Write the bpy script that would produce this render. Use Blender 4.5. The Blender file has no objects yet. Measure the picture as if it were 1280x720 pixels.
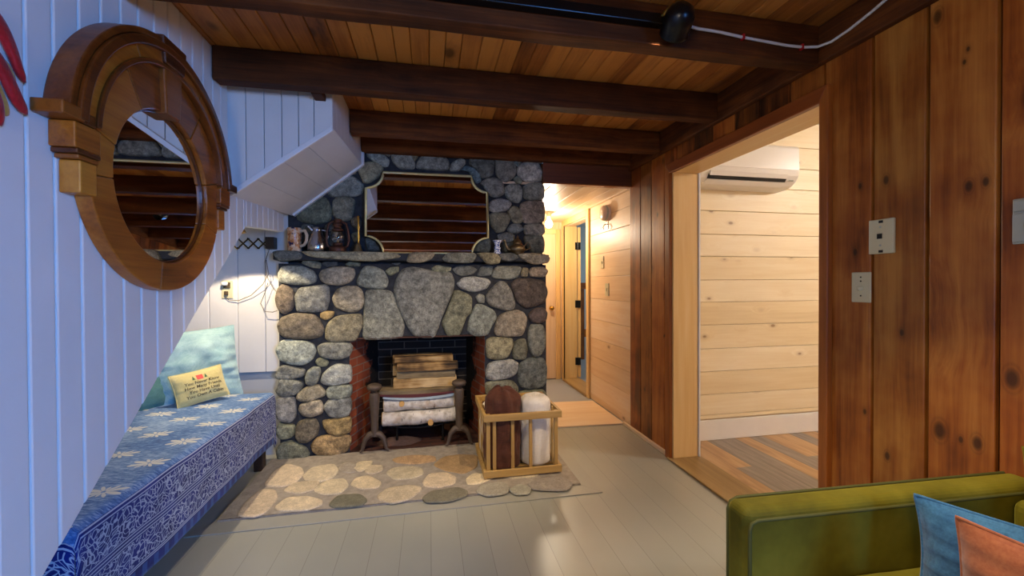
import bpy, bmesh, math, random
from mathutils import Vector, Matrix, noise
R = math.radians
rnd = random.Random(7)
sc = bpy.context.scene
COL = sc.collection

def lin(h):
    h = h.lstrip('#')
    c = [int(h[i:i+2], 16)/255 for i in (0, 2, 4)]
    return tuple((x/12.92 if x <= .04045 else ((x+.055)/1.055)**2.4) for x in c)
def C4(c): return (*(lin(c) if isinstance(c, str) else c), 1)

# ------------------------------------------------------------------ mesh builder
ORG = {}
class MB:
    def __init__(s): s.v=[]; s.f=[]; s.c=[]; s.sm=[]; s.uv=[]
    def add(s, vs, fs, tone=(.5,.5,.5), smooth=False, uvs=None):
        o=len(s.v); s.v += [tuple(p) for p in vs]
        for i, f in enumerate(fs):
            s.f.append([o+k for k in f]); s.c.append(tone); s.sm.append(smooth)
            s.uv.append([uvs[k] for k in f] if uvs else [(0,0)]*len(f))
        return s
    def box(s, x0,x1,y0,y1,z0,z1, tone=(.5,.5,.5)):
        vs=[(x,y,z) for z in (z0,z1) for y in (y0,y1) for x in (x0,x1)]
        return s.add(vs, [(0,2,3,1),(4,5,7,6),(0,1,5,4),(2,6,7,3),(0,4,6,2),(1,3,7,5)], tone)
    def hexa(s, b, t, tone=(.5,.5,.5)):           # two quads (same winding)
        n=len(b)
        return s.add(list(b)+list(t), [tuple(range(n))[::-1], tuple(range(n,2*n))]+[(i,(i+1)%n,n+(i+1)%n,n+i) for i in range(n)], tone)
    def tube(s, pts, r, n=10, tone=(.5,.5,.5), smooth=True, cap=True, closed=False, sq=False):
        pts=[Vector(p) for p in pts]; m=len(pts)
        rs = r if isinstance(r,(list,tuple)) else [r]*m
        rings=[]; up=None
        for i,p in enumerate(pts):
            if closed: t=pts[(i+1)%m]-pts[i-1]
            else: t=pts[min(i+1,m-1)]-pts[max(i-1,0)]
            t.normalize()
            if up is None:
                a=Vector((0,0,1)) if abs(t.z)<.9 else Vector((1,0,0))
                up=(a-t*a.dot(t)).normalized()
            else:
                up=(up-t*up.dot(t)).normalized()
            b=t.cross(up)
            ph=math.pi/4 if sq else 0
            rings.append([p+(up*math.cos(2*math.pi*k/n+ph)+b*math.sin(2*math.pi*k/n+ph))*rs[i] for k in range(n)])
        vs=[q for ring in rings for q in ring]; fs=[]
        for i in range(m if closed else m-1):
            j=(i+1)%m
            for k in range(n):
                fs.append((i*n+k,i*n+(k+1)%n,j*n+(k+1)%n,j*n+k))
        s.add(vs,fs,tone,smooth)
        if cap and not closed:
            s.add(rings[0],[tuple(range(n))[::-1]],tone); s.add(rings[-1],[tuple(range(n))],tone)
        return s
    def lathe(s, prof, n=28, c=(0,0,0), tone=(.5,.5,.5), M=None, smooth=True):
        vs=[]; fs=[]
        for (r,z) in prof:
            for k in range(n):
                a=2*math.pi*k/n
                vs.append(Vector((r*math.cos(a),r*math.sin(a),z)))
        for i in range(len(prof)-1):
            for k in range(n):
                fs.append((i*n+k,i*n+(k+1)%n,(i+1)*n+(k+1)%n,(i+1)*n+k))
        if M is not None: vs=[M@v for v in vs]
        vs=[v+Vector(c) for v in vs]
        s.add(vs,fs,tone,smooth)
        if prof[0][0]>1e-4: s.add(vs[:n],[tuple(range(n))[::-1]],tone)
        if prof[-1][0]>1e-4: s.add(vs[-n:],[tuple(range(n))],tone)
        return s
    def build(s, name, mat, parent=None, bevel=0, seg=2, subsurf=0, label=None, limit=35):
        me=bpy.data.meshes.new(name)
        off=ORG.get(parent.name, Vector((0,0,0))) if parent else Vector((0,0,0))
        me.from_pydata([tuple(Vector(p)-off) for p in s.v], [], s.f)
        ca=me.color_attributes.new('tone','FLOAT_COLOR','CORNER')
        ul=me.uv_layers.new(name='UVMap')
        li=0; arr=[]; ua=[]
        for f,c,u in zip(s.f,s.c,s.uv):
            for k in range(len(f)):
                arr += [c[0],c[1],c[2],1.0]; ua += [u[k][0],u[k][1]]
        ca.data.foreach_set('color',arr); ul.data.foreach_set('uv',ua)
        me.polygons.foreach_set('use_smooth', s.sm)
        me.update()
        o=bpy.data.objects.new(name,me); COL.objects.link(o)
        if mat: me.materials.append(mat)
        if parent: o.parent=parent
        ORG[o.name]=off
        if bevel:
            m=o.modifiers.new('bevel','BEVEL'); m.width=bevel; m.segments=seg; m.limit_method='ANGLE'; m.angle_limit=R(limit)
            m.harden_normals=False
        if subsurf:
            m=o.modifiers.new('sub','SUBSURF'); m.levels=subsurf; m.render_levels=subsurf
        if label: o['label']=label
        return o
    def weld(s, d=1e-5):
        key={}; mp=[]; nv=[]
        for p in s.v:
            k=tuple(round(x/d/10) for x in p)
            if k not in key: key[k]=len(nv); nv.append(p)
            mp.append(key[k])
        s.v=nv; s.f=[[mp[i] for i in f] for f in s.f]; return s

def thing(name, loc, label, cat, group=None):
    o=bpy.data.objects.new(name,None); COL.objects.link(o); o.empty_display_size=.05
    o.location=loc; ORG[o.name]=Vector(loc); o['label']=label; o['category']=cat
    if group: o['group']=group
    return o
def tag(o, label, cat, group=None):
    o['label']=label; o['category']=cat
    if group: o['group']=group
    return o
def struct(o): o['kind']='structure'; return o
def tn(): return (rnd.random(), rnd.random(), rnd.random())

# ------------------------------------------------------------------ materials
class NT:
    def __init__(s, name):
        s.m=bpy.data.materials.new(name); s.m.use_nodes=True; s.t=s.m.node_tree; s.t.nodes.clear()
        s.out=s.n('ShaderNodeOutputMaterial'); s.b=s.n('ShaderNodeBsdfPrincipled'); s.l(s.b.outputs[0], s.out.inputs[0])
    def n(s, t, **k):
        x=s.t.nodes.new(t)
        for a,v in k.items(): setattr(x,a,v)
        return x
    def l(s,a,b): s.t.links.new(a,b)
    def set(s, x, i, v):
        if isinstance(v, bpy.types.NodeSocket): s.l(v, x.inputs[i])
        else: x.inputs[i].default_value=v
    def math(s, op, a, b=0.0, c=None, clamp=False):
        x=s.n('ShaderNodeMath', operation=op); x.use_clamp=clamp
        s.set(x,0,a); s.set(x,1,b)
        if c is not None: s.set(x,2,c)
        return x.outputs[0]
    def vmath(s, op, a, b):
        x=s.n('ShaderNodeVectorMath', operation=op); s.set(x,0,a); s.set(x,1,b); return x.outputs[0]
    def mix(s, f, a, b, mode='MIX'):
        x=s.n('ShaderNodeMix', data_type='RGBA', blend_type=mode)
        s.set(x,0,f); s.set(x,6,a if isinstance(a,bpy.types.NodeSocket) else C4(a)); s.set(x,7,b if isinstance(b,bpy.types.NodeSocket) else C4(b))
        return x.outputs[2]
    def noise(s, vec, scale, detail=4, rough=.55, dist=0):
        x=s.n('ShaderNodeTexNoise'); s.l(vec,x.inputs['Vector']); x.inputs['Scale'].default_value=scale
        x.inputs['Detail'].default_value=detail; x.inputs['Roughness'].default_value=rough; x.inputs['Distortion'].default_value=dist
        return x.outputs[0]
    def vor(s, vec, scale, feature='F1', rand=1):
        x=s.n('ShaderNodeTexVoronoi', feature=feature); s.l(vec,x.inputs['Vector']); x.inputs['Scale'].default_value=scale
        x.inputs['Randomness'].default_value=rand
        return x
    def ramp(s, f, stops):
        x=s.n('ShaderNodeValToRGB'); s.l(f,x.inputs[0]); e=x.color_ramp.elements
        while len(e)>1: e.remove(e[-1])
        e[0].position=stops[0][0]; e[0].color=C4(stops[0][1])
        for p,c in stops[1:]:
            k=e.new(p); k.color=C4(c)
        return x.outputs[0]
    def obj(s): return s.n('ShaderNodeTexCoord').outputs['Object']
    def uv(s): return s.n('ShaderNodeTexCoord').outputs['UV']
    def mapping(s, vec, scale=(1,1,1), rot=(0,0,0), loc=(0,0,0)):
        x=s.n('ShaderNodeMapping'); s.l(vec,x.inputs[0]); x.inputs['Scale'].default_value=scale; x.inputs['Rotation'].default_value=rot; x.inputs['Location'].default_value=loc
        return x.outputs[0]
    def tone(s):
        x=s.n('ShaderNodeAttribute', attribute_name='tone'); return x.outputs['Color']
    def sep(s, v):
        x=s.n('ShaderNodeSeparateXYZ'); s.l(v,x.inputs[0]); return x.outputs
    def comb(s,a,b,c=0.0):
        x=s.n('ShaderNodeCombineXYZ'); s.set(x,0,a); s.set(x,1,b); s.set(x,2,c); return x.outputs[0]
    def bump(s, h, strength=.3, dist=.01):
        x=s.n('ShaderNodeBump'); x.inputs['Strength'].default_value=strength; x.inputs['Distance'].default_value=dist
        s.l(h,x.inputs['Height']); s.l(x.outputs[0], s.b.inputs['Normal']); return x
    def base(s, c): s.set(s.b,'Base Color', c if isinstance(c,bpy.types.NodeSocket) else C4(c))
    def rough(s, v): s.set(s.b,'Roughness',v)

def plain(name, c, rough=.5, metal=0, spec=.5, var=.06, scale=30, bump=0):
    t=NT(name); v=t.obj()
    n=t.noise(v,scale,3)
    cc=t.mix(t.math('MULTIPLY',n,var*2), C4(c)[:3], tuple(min(1,x*1.6+.02) for x in C4(c)[:3]))
    t.base(cc); t.rough(rough); t.b.inputs['Metallic'].default_value=metal; t.b.inputs['Specular IOR Level'].default_value=spec
    if bump: t.bump(n,bump,.004)
    return t.m

def wood(name, stops, axis='z', rough=.4, grain=1.0, knots=1.0, knotcol='#2a1208', tonevar=.5, spec=.5, bump=.12, kscale=4.2, blotch=0.0, kr=.1, hue=0.0, spots=()):
    t=NT(name); v=t.obj(); tone=t.tone()
    off=t.vmath('MULTIPLY',tone,(13.0,17.0,19.0)); vec=t.vmath('ADD',v,off)
    st={'x':(.09,1,1),'y':(1,.09,1),'z':(1,1,.09)}[axis]
    vk=t.mapping(vec,{'x':(.55,1,1),'y':(1,.55,1),'z':(1,1,.55)}[axis])
    vo=t.vor(vk,kscale); d=vo.outputs['Distance']
    # grain bends round knots
    swirl=t.math('MULTIPLY', t.math('SUBTRACT',.34,d,clamp=True), .16*knots)
    vec2=t.vmath('ADD',vec,t.comb(swirl,swirl,swirl))
    vs=t.mapping(vec2,st)
    n1=t.noise(vs,14*grain,5,.6,.8); n2=t.noise(t.mapping(vec2,{'x':(.03,1,1),'y':(1,.03,1),'z':(1,1,.03)}[axis]),85*grain,4,.65,.2)
    w=t.n('ShaderNodeTexNoise'); t.l(vs,w.inputs['Vector']); w.inputs['Scale'].default_value=3.2*grain; w.inputs['Detail'].default_value=2
    rings=t.math('FRACT', t.math('MULTIPLY', w.outputs[0], 9.0))
    rings=t.math('ABSOLUTE', t.math('SUBTRACT', rings, .5))
    f=t.math('ADD', t.math('MULTIPLY',n1,.6), t.math('ADD', t.math('MULTIPLY',n2,.42), t.math('MULTIPLY',rings,.22)))
    ts=t.sep(tone)[0]
    f=t.math('ADD', f, t.math('MULTIPLY', t.math('SUBTRACT',ts,.5), tonevar*.55))
    if blotch:
        f=t.math('ADD', f, t.math('MULTIPLY', t.math('SUBTRACT', t.noise(vec,5,3),.5), blotch))
    c=t.ramp(f, stops)
    if hue: c=t.mix(1.0, c, t.ramp(t.sep(tone)[1],[(0,(1.14,.92,.72)),(.5,(1.05,1.0,.92)),(1,(.88,.96,.88))]),'MULTIPLY')
    if spots:
        wob=t.vmath('MULTIPLY',t.vmath('SUBTRACT',t.n('ShaderNodeTexNoise').outputs['Color'],(.5,.5,.5)),(.0,.012,.03))
        px_,py_,pz_=t.sep(t.vmath('ADD',v,wob)); dm=None
        for (ky,kz,rad) in spots:
            a=t.math('MULTIPLY',t.math('SUBTRACT',py_,ky),1.45/rad); b=t.math('MULTIPLY',t.math('SUBTRACT',pz_,kz),.8/rad)
            q=t.math('SQRT',t.math('ADD',t.math('MULTIPLY',a,a),t.math('MULTIPLY',b,b)))
            dm=q if dm is None else t.math('MINIMUM',dm,q)
        c=t.mix(t.ramp(t.math('MULTIPLY',dm,.25),[(.16,(.8,.8,.8)),(.27,(.5,.5,.5)),(.34,(.18,.18,.18)),(.42,(.3,.3,.3)),(.5,(.1,.1,.1)),(.95,(0,0,0))]),c,knotcol)
    if knots:
        kk=t.n('ShaderNodeMapRange'); t.l(d,kk.inputs[0]); kk.inputs[1].default_value=kr*.55; kk.inputs[2].default_value=kr; kk.inputs[3].default_value=.85*min(1,knots); kk.inputs[4].default_value=0
        c=t.mix(kk.outputs[0], c, knotcol)
        k2=t.n('ShaderNodeMapRange'); t.l(d,k2.inputs[0]); k2.inputs[1].default_value=kr; k2.inputs[2].default_value=kr*2.0; k2.inputs[3].default_value=.22*min(1,knots); k2.inputs[4].default_value=0
        c=t.mix(k2.outputs[0], c, knotcol)
    t.base(c); t.rough(rough); t.b.inputs['Specular IOR Level'].default_value=spec
    t.bump(t.math('ADD',n2,n1),bump,.003)
    return t.m

M={}
for ax in 'xyz':
    M['pine_'+ax]=wood('stained_pine_'+ax,[(.25,'#341806'),(.45,'#743c12'),(.6,'#98561e'),(.85,'#bb7c38')],ax,.40,.9,1.0,'#160803',.7,blotch=.6,hue=1.0,bump=.25)
    M['raw_'+ax]=wood('raw_pine_'+ax,[(.2,'#d6b084'),(.5,'#e8c9a0'),(.85,'#f5e0c4')],ax,.45,.8,.75,'#8a5a30',.5,kr=.075,kscale=4.6)
    M['beam_'+ax]=wood('dark_beam_'+ax,[(.25,'#241206'),(.55,'#502a10'),(.85,'#7c461c')],ax,.7,1.2,.4,'#120804',.4,spec=.2,bump=.5,blotch=.45)
M['pine_wall']=wood('stained_pine_wall',[(.25,'#341806'),(.45,'#743c12'),(.6,'#98561e'),(.85,'#bb7c38')],'z',.40,.9,.6,'#160803',.7,blotch=.6,hue=1.0,bump=.25,spots=[(1.199, 1.548, 0.012), (1.291, 1.546, 0.009), (1.308, 1.302, 0.01), (0.967, 1.474, 0.012), (0.928, 1.479, 0.01), (1.147, 1.011, 0.009), (1.189, 0.563, 0.011), (1.036, 0.711, 0.02), (0.943, 0.705, 0.015), (0.982, 0.702, 0.008), (0.869, 0.912, 0.02), (1.27, 0.702, 0.008), (1.048, 2.037, 0.015), (0.971, 1.892, 0.006), (0.98, 1.856, 0.006), (2.898, 0.378, 0.011), (2.715, 1.677, 0.012), (2.633, 0.818, 0.008), (2.218, 1.919, 0.008)])
M['ceil']=wood('ceiling_boards','' or [(.2,'#5a2e10'),(.5,'#a8662a'),(.82,'#cf8c40')],'y',.5,1.0,.8,'#2a1206',1.3,blotch=.4,kr=.12)
M['pale']=wood('pale_pine',[(.2,'#d6c096'),(.5,'#e6d4ae'),(.85,'#f4e8cc')],'x',.45,.8,.85,'#80582e',.5,kr=.085,kscale=6.5)
M['trim']=wood('reddish_trim',[(.2,'#7a3c12'),(.55,'#aa6226'),(.85,'#c47a36')],'z',.38,1,.0)
M['trimy']=wood('reddish_trim_long',[(.2,'#6a3010'),(.55,'#8f4a1e'),(.85,'#a85f2a')],'y',.38,1,.0)
M['jamb']=wood('jamb_pine',[(.2,'#d6a562'),(.55,'#e6c080'),(.85,'#f0d49c')],'z',.42,.7,.0)
M['jamby']=wood('jamb_pine_head',[(.2,'#d6a562'),(.55,'#e6c080'),(.85,'#f0d49c')],'y',.42,.7,.0)
M['sill']=wood('threshold_wood',[(.2,'#7a5a30'),(.55,'#9c7c4a'),(.85,'#b4945e')],'y',.4,.9,.2)
M['mirwood']=wood('mirror_wood',[(.2,'#5a2606'),(.5,'#a25a18'),(.82,'#c47e2a')],'y',.33,1.1,.5,'#2c0e04',.9,kr=.07,kscale=6)
M['mirwood2']=wood('mirror_moulding_wood',[(.2,'#321204'),(.5,'#6a340e'),(.82,'#8a4c18')],'y',.33,1.1,.3,'#200a04',.9,kr=.07)
M['crate']=wood('crate_wood',[(.2,'#8e6c38'),(.55,'#b38e50'),(.85,'#cbaa6c')],'x',.5,1.2,.0)
M['crateup']=wood('crate_slat_wood',[(.2,'#8e6c38'),(.55,'#b38e50'),(.85,'#cbaa6c')],'z',.5,1.2,.0)
M['bench']=wood('bench_wood',[(.2,'#20140c'),(.6,'#3a2616'),(.9,'#503620')],'y',.5,1,.0)
M['split']=wood('split_firewood',[(.25,'#241a10'),(.42,'#6a5030'),(.56,'#a08050'),(.8,'#cbb082')],'x',.85,1.8,.3,'#3a2410',.7,bump=.8,blotch=1.1)
M['bark']=wood('grey_bark',[(.2,'#2a2218'),(.5,'#5a4c38'),(.8,'#8a7a5c')],'x',.9,2.2,.2,'#1a1208',.7,bump=.9,blotch=.6)
M['bark2']=wood('maroon_bark',[(.2,'#2a0e10'),(.5,'#5a2428'),(.8,'#74383a')],'x',.7,2,.0,tonevar=.4,bump=.5)

def white_paint(name, c='#e9e6e2', rough=.42):
    t=NT(name); v=t.obj(); n=t.noise(v,9,4); n2=t.noise(v,60,2)
    t.base(t.mix(n,c,tuple(x*.9 for x in C4(c)[:3]))); t.rough(rough); t.bump(n2,.06,.002); return t.m
M['white']=white_paint('white_board_paint'); M['white2']=white_paint('white_trim_paint','#f0efee',.35)
M['plaster']=white_paint('grey_plaster','#c2c4c6',.7)

def floor_paint():
    t=NT('grey_floor_paint'); v=t.obj(); x,y,z=t.sep(v)
    fx=t.math('MULTIPLY',x,1/.132); idx=t.math('FLOOR',fx); fr=t.math('FRACT',fx)
    seam=t.math('LESS_THAN', t.math('MINIMUM',fr,t.math('SUBTRACT',1,fr)), .011)
    wn=t.n('ShaderNodeTexWhiteNoise', noise_dimensions='1D'); t.l(idx,wn.inputs['W'])
    yy=t.math('ADD', t.math('MULTIPLY',y,1/2.3), t.math('MULTIPLY',wn.outputs[0],7)); fy=t.math('FRACT',yy)
    seam2=t.math('LESS_THAN', fy, .0013)
    n=t.noise(t.mapping(v,(1,.25,1)),8,5); n2=t.noise(v,2.2,3)
    c=t.ramp(t.math('ADD',t.math('MULTIPLY',n2,.55),t.math('ADD',t.math('MULTIPLY',n,.2),t.math('MULTIPLY',wn.outputs[0],.25))),[(.2,'#9fa094'),(.6,'#abab9e'),(.9,'#b2b1a4')])
    c=t.mix(t.math('MULTIPLY',seam,.5), c, '#6c675e')
    t.base(c); t.rough(.30); t.b.inputs['Specular IOR Level'].default_value=.5
    t.bump(t.math('ADD',t.math('MULTIPLY',seam,-1),t.math('MULTIPLY',t.noise(t.mapping(v,(1,.08,1)),40,3),.06)),.22,.002)
    return t.m
M['floor']=floor_paint()
M['floorboard']=plain('grey_border_paint','#a3a297',.3,var=.05)
def plank_floor():
    t=NT('mixed_plank_floor'); v=t.obj(); x,y,z=t.sep(v)
    fx=t.math('MULTIPLY',x,1/.12); idx=t.math('FLOOR',fx); fr=t.math('FRACT',fx)
    wn=t.n('ShaderNodeTexWhiteNoise', noise_dimensions='1D'); t.l(idx,wn.inputs['W'])
    yy=t.math('ADD', t.math('MULTIPLY',y,1/1.1), t.math('MULTIPLY',wn.outputs[0],9)); iy=t.math('FLOOR',yy)
    w2=t.n('ShaderNodeTexWhiteNoise', noise_dimensions='2D'); t.l(t.comb(idx,iy),w2.inputs['Vector'])
    n=t.noise(t.mapping(t.vmath('ADD',v,t.comb(0.0,t.math('MULTIPLY',wn.outputs[0],9),0.0)),(1,.1,1)),22,5,.6,.6)
    ca=t.ramp(n,[(.25,'#94704c'),(.55,'#bd966a'),(.8,'#d2b086')]); cb=t.ramp(n,[(.25,'#6a5e54'),(.55,'#8f8378'),(.8,'#a89c90')])
    c=t.mix(t.ramp(w2.outputs[0],[(.45,(0,0,0)),(.55,(1,1,1))]),ca,cb)
    seam=t.math('LESS_THAN', t.math('MINIMUM',fr,t.math('SUBTRACT',1,fr)), .015)
    c=t.mix(t.math('MULTIPLY',seam,.5),c,'#4a3424')
    t.base(c); t.rough(.4); return t.m
M['planks']=plank_floor()

def mortar(name, c1, c2):
    t=NT(name); v=t.obj(); n=t.noise(v,25,6,.65); n2=t.noise(v,160,3)
    t.base(t.ramp(n,[(.3,c1),(.7,c2)])); t.rough(.9); t.bump(t.math('ADD',n,t.math('MULTIPLY',n2,.4)),.7,.008); return t.m
M['mortar']=mortar('fireplace_mortar','#202226','#3d4046'); M['hmortar']=mortar('hearth_mortar','#8d857a','#b0a698')
def stone(name, k=1.0, bumpd=.006, soft=False):
    t=NT(name); v=t.obj(); tone=t.tone()
    n=t.noise(v,26,8,.74,.25); n2=t.noise(v,95,4,.75); n3=t.vor(v,120).outputs['Distance']; n4=t.noise(v,7,4)
    m=t.ramp(t.math('ADD',t.math('MULTIPLY',n,.6),t.math('ADD',t.math('MULTIPLY',n2,.3),t.math('MULTIPLY',n4,.2))),[(.36,(.2,.2,.2)),(.47,(.7,.7,.68)),(.55,(1.25,1.26,1.2)),(.63,(2.0,2.0,1.9)),(.72,(2.9,2.85,2.7))])
    if soft: m=t.mix(.68,m,(.95,.95,.94))
    c=t.mix(1.0,tone,m,'MULTIPLY')
    sp=t.math('MULTIPLY',t.math('LESS_THAN',n3,.28),t.math('MULTIPLY',n2,.55))
    c=t.mix(sp,c,'#25231f')
    t.base(c); t.rough(.78); t.b.inputs['Specular IOR Level'].default_value=.35
    t.bump(t.math('ADD',n,t.math('MULTIPLY',n2,.5)),.75,bumpd); return t.m
M['stone']=stone('fieldstone',1,.014); M['hstone']=stone('hearth_fieldstone',1,.003,True)

def brick(name, c1, c2, mort, soot=None):
    t=NT(name); u=t.uv(); x=t.n('ShaderNodeTexBrick'); t.l(u,x.inputs['Vector'])
    x.inputs['Color1'].default_value=C4(c1); x.inputs['Color2'].default_value=C4(c2); x.inputs['Mortar'].default_value=C4(mort)
    x.inputs['Scale'].default_value=1; x.inputs['Brick Width'].default_value=.205; x.inputs['Row Height'].default_value=.06; x.inputs['Mortar Size'].default_value=.0045; x.inputs['Bias'].default_value=0
    c=x.outputs[0]; n=t.noise(t.obj(),30,5)
    c=t.mix(t.math('MULTIPLY',n,.6),c,tuple(v*.45 for v in C4(c1)[:3]))
    if soot:
        n2=t.noise(t.obj(),5.5,5,.6)
        ux,uy,_=t.sep(u)
        s=t.math('ADD', t.math('MULTIPLY',ux,soot[0]), t.math('ADD',t.math('MULTIPLY',uy,soot[1]),t.math('MULTIPLY',n2,.9)))
        c=t.mix(t.ramp(s,[(soot[2],(0,0,0)),(min(1,soot[2]+.09),(1,1,1))]), c, '#0c0a09')
    t.base(c); t.rough(.85); t.bump(t.math('ADD',t.math('MULTIPLY',x.outputs['Fac'],-.8),t.math('MULTIPLY',n,.5)),.6,.006); return t.m
M['bk_black']=brick('sooty_brick','#151211','#211b18','#6c655c')
M['bk_red']=brick('red_brick','#8a4024','#a8522c','#8c7a6c',(1.5,.25,.95))
M['bk_floor']=brick('firebox_floor_brick','#4a2a20','#5a3426','#3a302a')

M['iron']=plain('rusted_iron','#54473c',.6,.55,var=.4,scale=45,bump=.4)
M['blackiron']=plain('black_iron','#1a1816',.55,.6,bump=.2)
M['black']=plain('black_metal','#0c0c0e',.28,.3)
M['brass']=plain('aged_brass','#b08a3e',.32,1,var=.15)
M['darkbrass']=plain('blackened_brass','#4a3e24',.4,.9,var=.4)
M['gold']=plain('gold_frame','#d6c88c',.35,.6,var=.15)
M['pewter']=plain('pewter','#a9aab0',.24,1,var=.15)
M['chrome']=plain('chrome','#c8c4bc',.12,1)
M['rust']=plain('rusty_tin','#4e2a16',.45,.5,var=.5,scale=60,bump=.3)
M['oldbrass']=plain('tarnished_brass','#7a6a4c',.4,.9,var=.5,scale=70)
M['ivory']=plain('ivory_plastic','#cfc8a4',.35); M['plastic']=plain('white_plastic','#ecebe8',.28,var=.02); M['grayplastic']=plain('grey_plastic','#a9aea4',.4)
M['darkslot']=plain('dark_slot','#101010',.7); M['cord']=plain('brown_cord','#4a3c28',.6); M['cable']=plain('white_cable','#cfcfd2',.45)
M['redclip']=plain('red_clip','#b01820',.4)
def glass(name, tint=(.95,.97,1), mixf=.12):
    t=NT(name); t.t.nodes.remove(t.b); tr=t.n('ShaderNodeBsdfTransparent'); gl=t.n('ShaderNodeBsdfGlossy'); mx=t.n('ShaderNodeMixShader')
    tr.inputs[0].default_value=(*tint,1); gl.inputs['Roughness'].default_value=.04; mx.inputs[0].default_value=mixf
    t.l(tr.outputs[0],mx.inputs[1]); t.l(gl.outputs[0],mx.inputs[2]); t.l(mx.outputs[0],t.out.inputs[0]); return t.m
M['glass']=glass('clear_glass'); M['lampglass']=glass('lantern_glass',(.8,.82,.85),.25)
t=NT('mirror_glass'); t.base((.82,.82,.82)); t.b.inputs['Metallic'].default_value=1; t.rough(.015); M['mirror']=t.m
t=NT('bulb_glow'); t.base('#fff4dd'); t.b.inputs['Emission Color'].default_value=(1,.82,.55,1); t.b.inputs['Emission Strength'].default_value=14; M['bulb']=t.m

def birch():
    t=NT('birch_bark'); v=t.obj(); vs=t.mapping(v,(3.2,1,1))
    n=t.noise(t.mapping(v,(6,1.2,1.2)),9,4,.6); n2=t.noise(v,26,5); n3=t.noise(v,7,3)
    c=t.ramp(n2,[(.3,'#a89f90'),(.55,'#d6d0c4'),(.8,'#ece8de')])
    c=t.mix(t.ramp(n,[(.62,(0,0,0)),(.68,(1,1,1))]),c,'#2c2620')
    c=t.mix(t.ramp(n3,[(.6,(0,0,0)),(.75,(.6,.6,.6))]),c,'#b08a5c')
    t.base(c); t.rough(.75); t.bump(n,.4,.004); return t.m
M['birch']=birch(); M['birchend']=plain('cut_wood_end','#c49a5a',.8,var=.2)

def cloth(name, c1, c2, weave=260, rough=.9, sheen=.3, mott=6, bump=.3):
    t=NT(name); v=t.obj(); n=t.noise(v,mott,5,.6)
    a=t.noise(t.mapping(v,(1,1,.12)),weave,2); b=t.noise(t.mapping(v,(.12,.12,1)),weave,2)
    w=t.math('MULTIPLY',t.math('ADD',a,b),.5)
    c=t.ramp(t.math('ADD',t.math('MULTIPLY',n,.5),t.math('MULTIPLY',w,.6)),[(.35,c1),(.72,c2)])
    t.base(c); t.rough(rough); t.b.inputs['Sheen Weight'].default_value=sheen; t.b.inputs['Specular IOR Level'].default_value=.2
    t.bump(w,bump,.002); return t.m
M['teal']=cloth('teal_linen','#7ba6ac','#b6d4d4'); M['dteal']=cloth('dark_teal_linen','#3f6a64','#62908a')
M['cream']=cloth('cream_yellow_cotton','#c4b472','#dccf94',320)
M['denim']=cloth('blue_washed_linen','#1b4263','#4d83a4',180); M['rustcl']=cloth('rust_linen','#7c361a','#b06a42',180)
M['browncl']=cloth('brown_throw','#3a1e14','#643a28',200,.7,.08); M['whitecl']=cloth('white_throw','#cfc8ba','#eee8dc',200)
def velvet():
    t=NT('green_velvet'); v=t.obj(); n=t.noise(v,5,4,.6); n2=t.noise(v,400,2)
    t.base(t.ramp(n,[(.3,'#544c0a'),(.55,'#766c18'),(.8,'#918428')])); t.rough(.75); t.b.inputs['Sheen Weight'].default_value=.55; t.b.inputs['Sheen Roughness'].default_value=.35
    t.b.inputs['Sheen Tint'].default_value=C4('#c8c050'); t.b.inputs['Specular IOR Level'].default_value=.2; t.bump(n2,.1,.001); return t.m
M['velvet']=velvet(); M['piping']=plain('green_piping','#4c4a10',.8)
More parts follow.
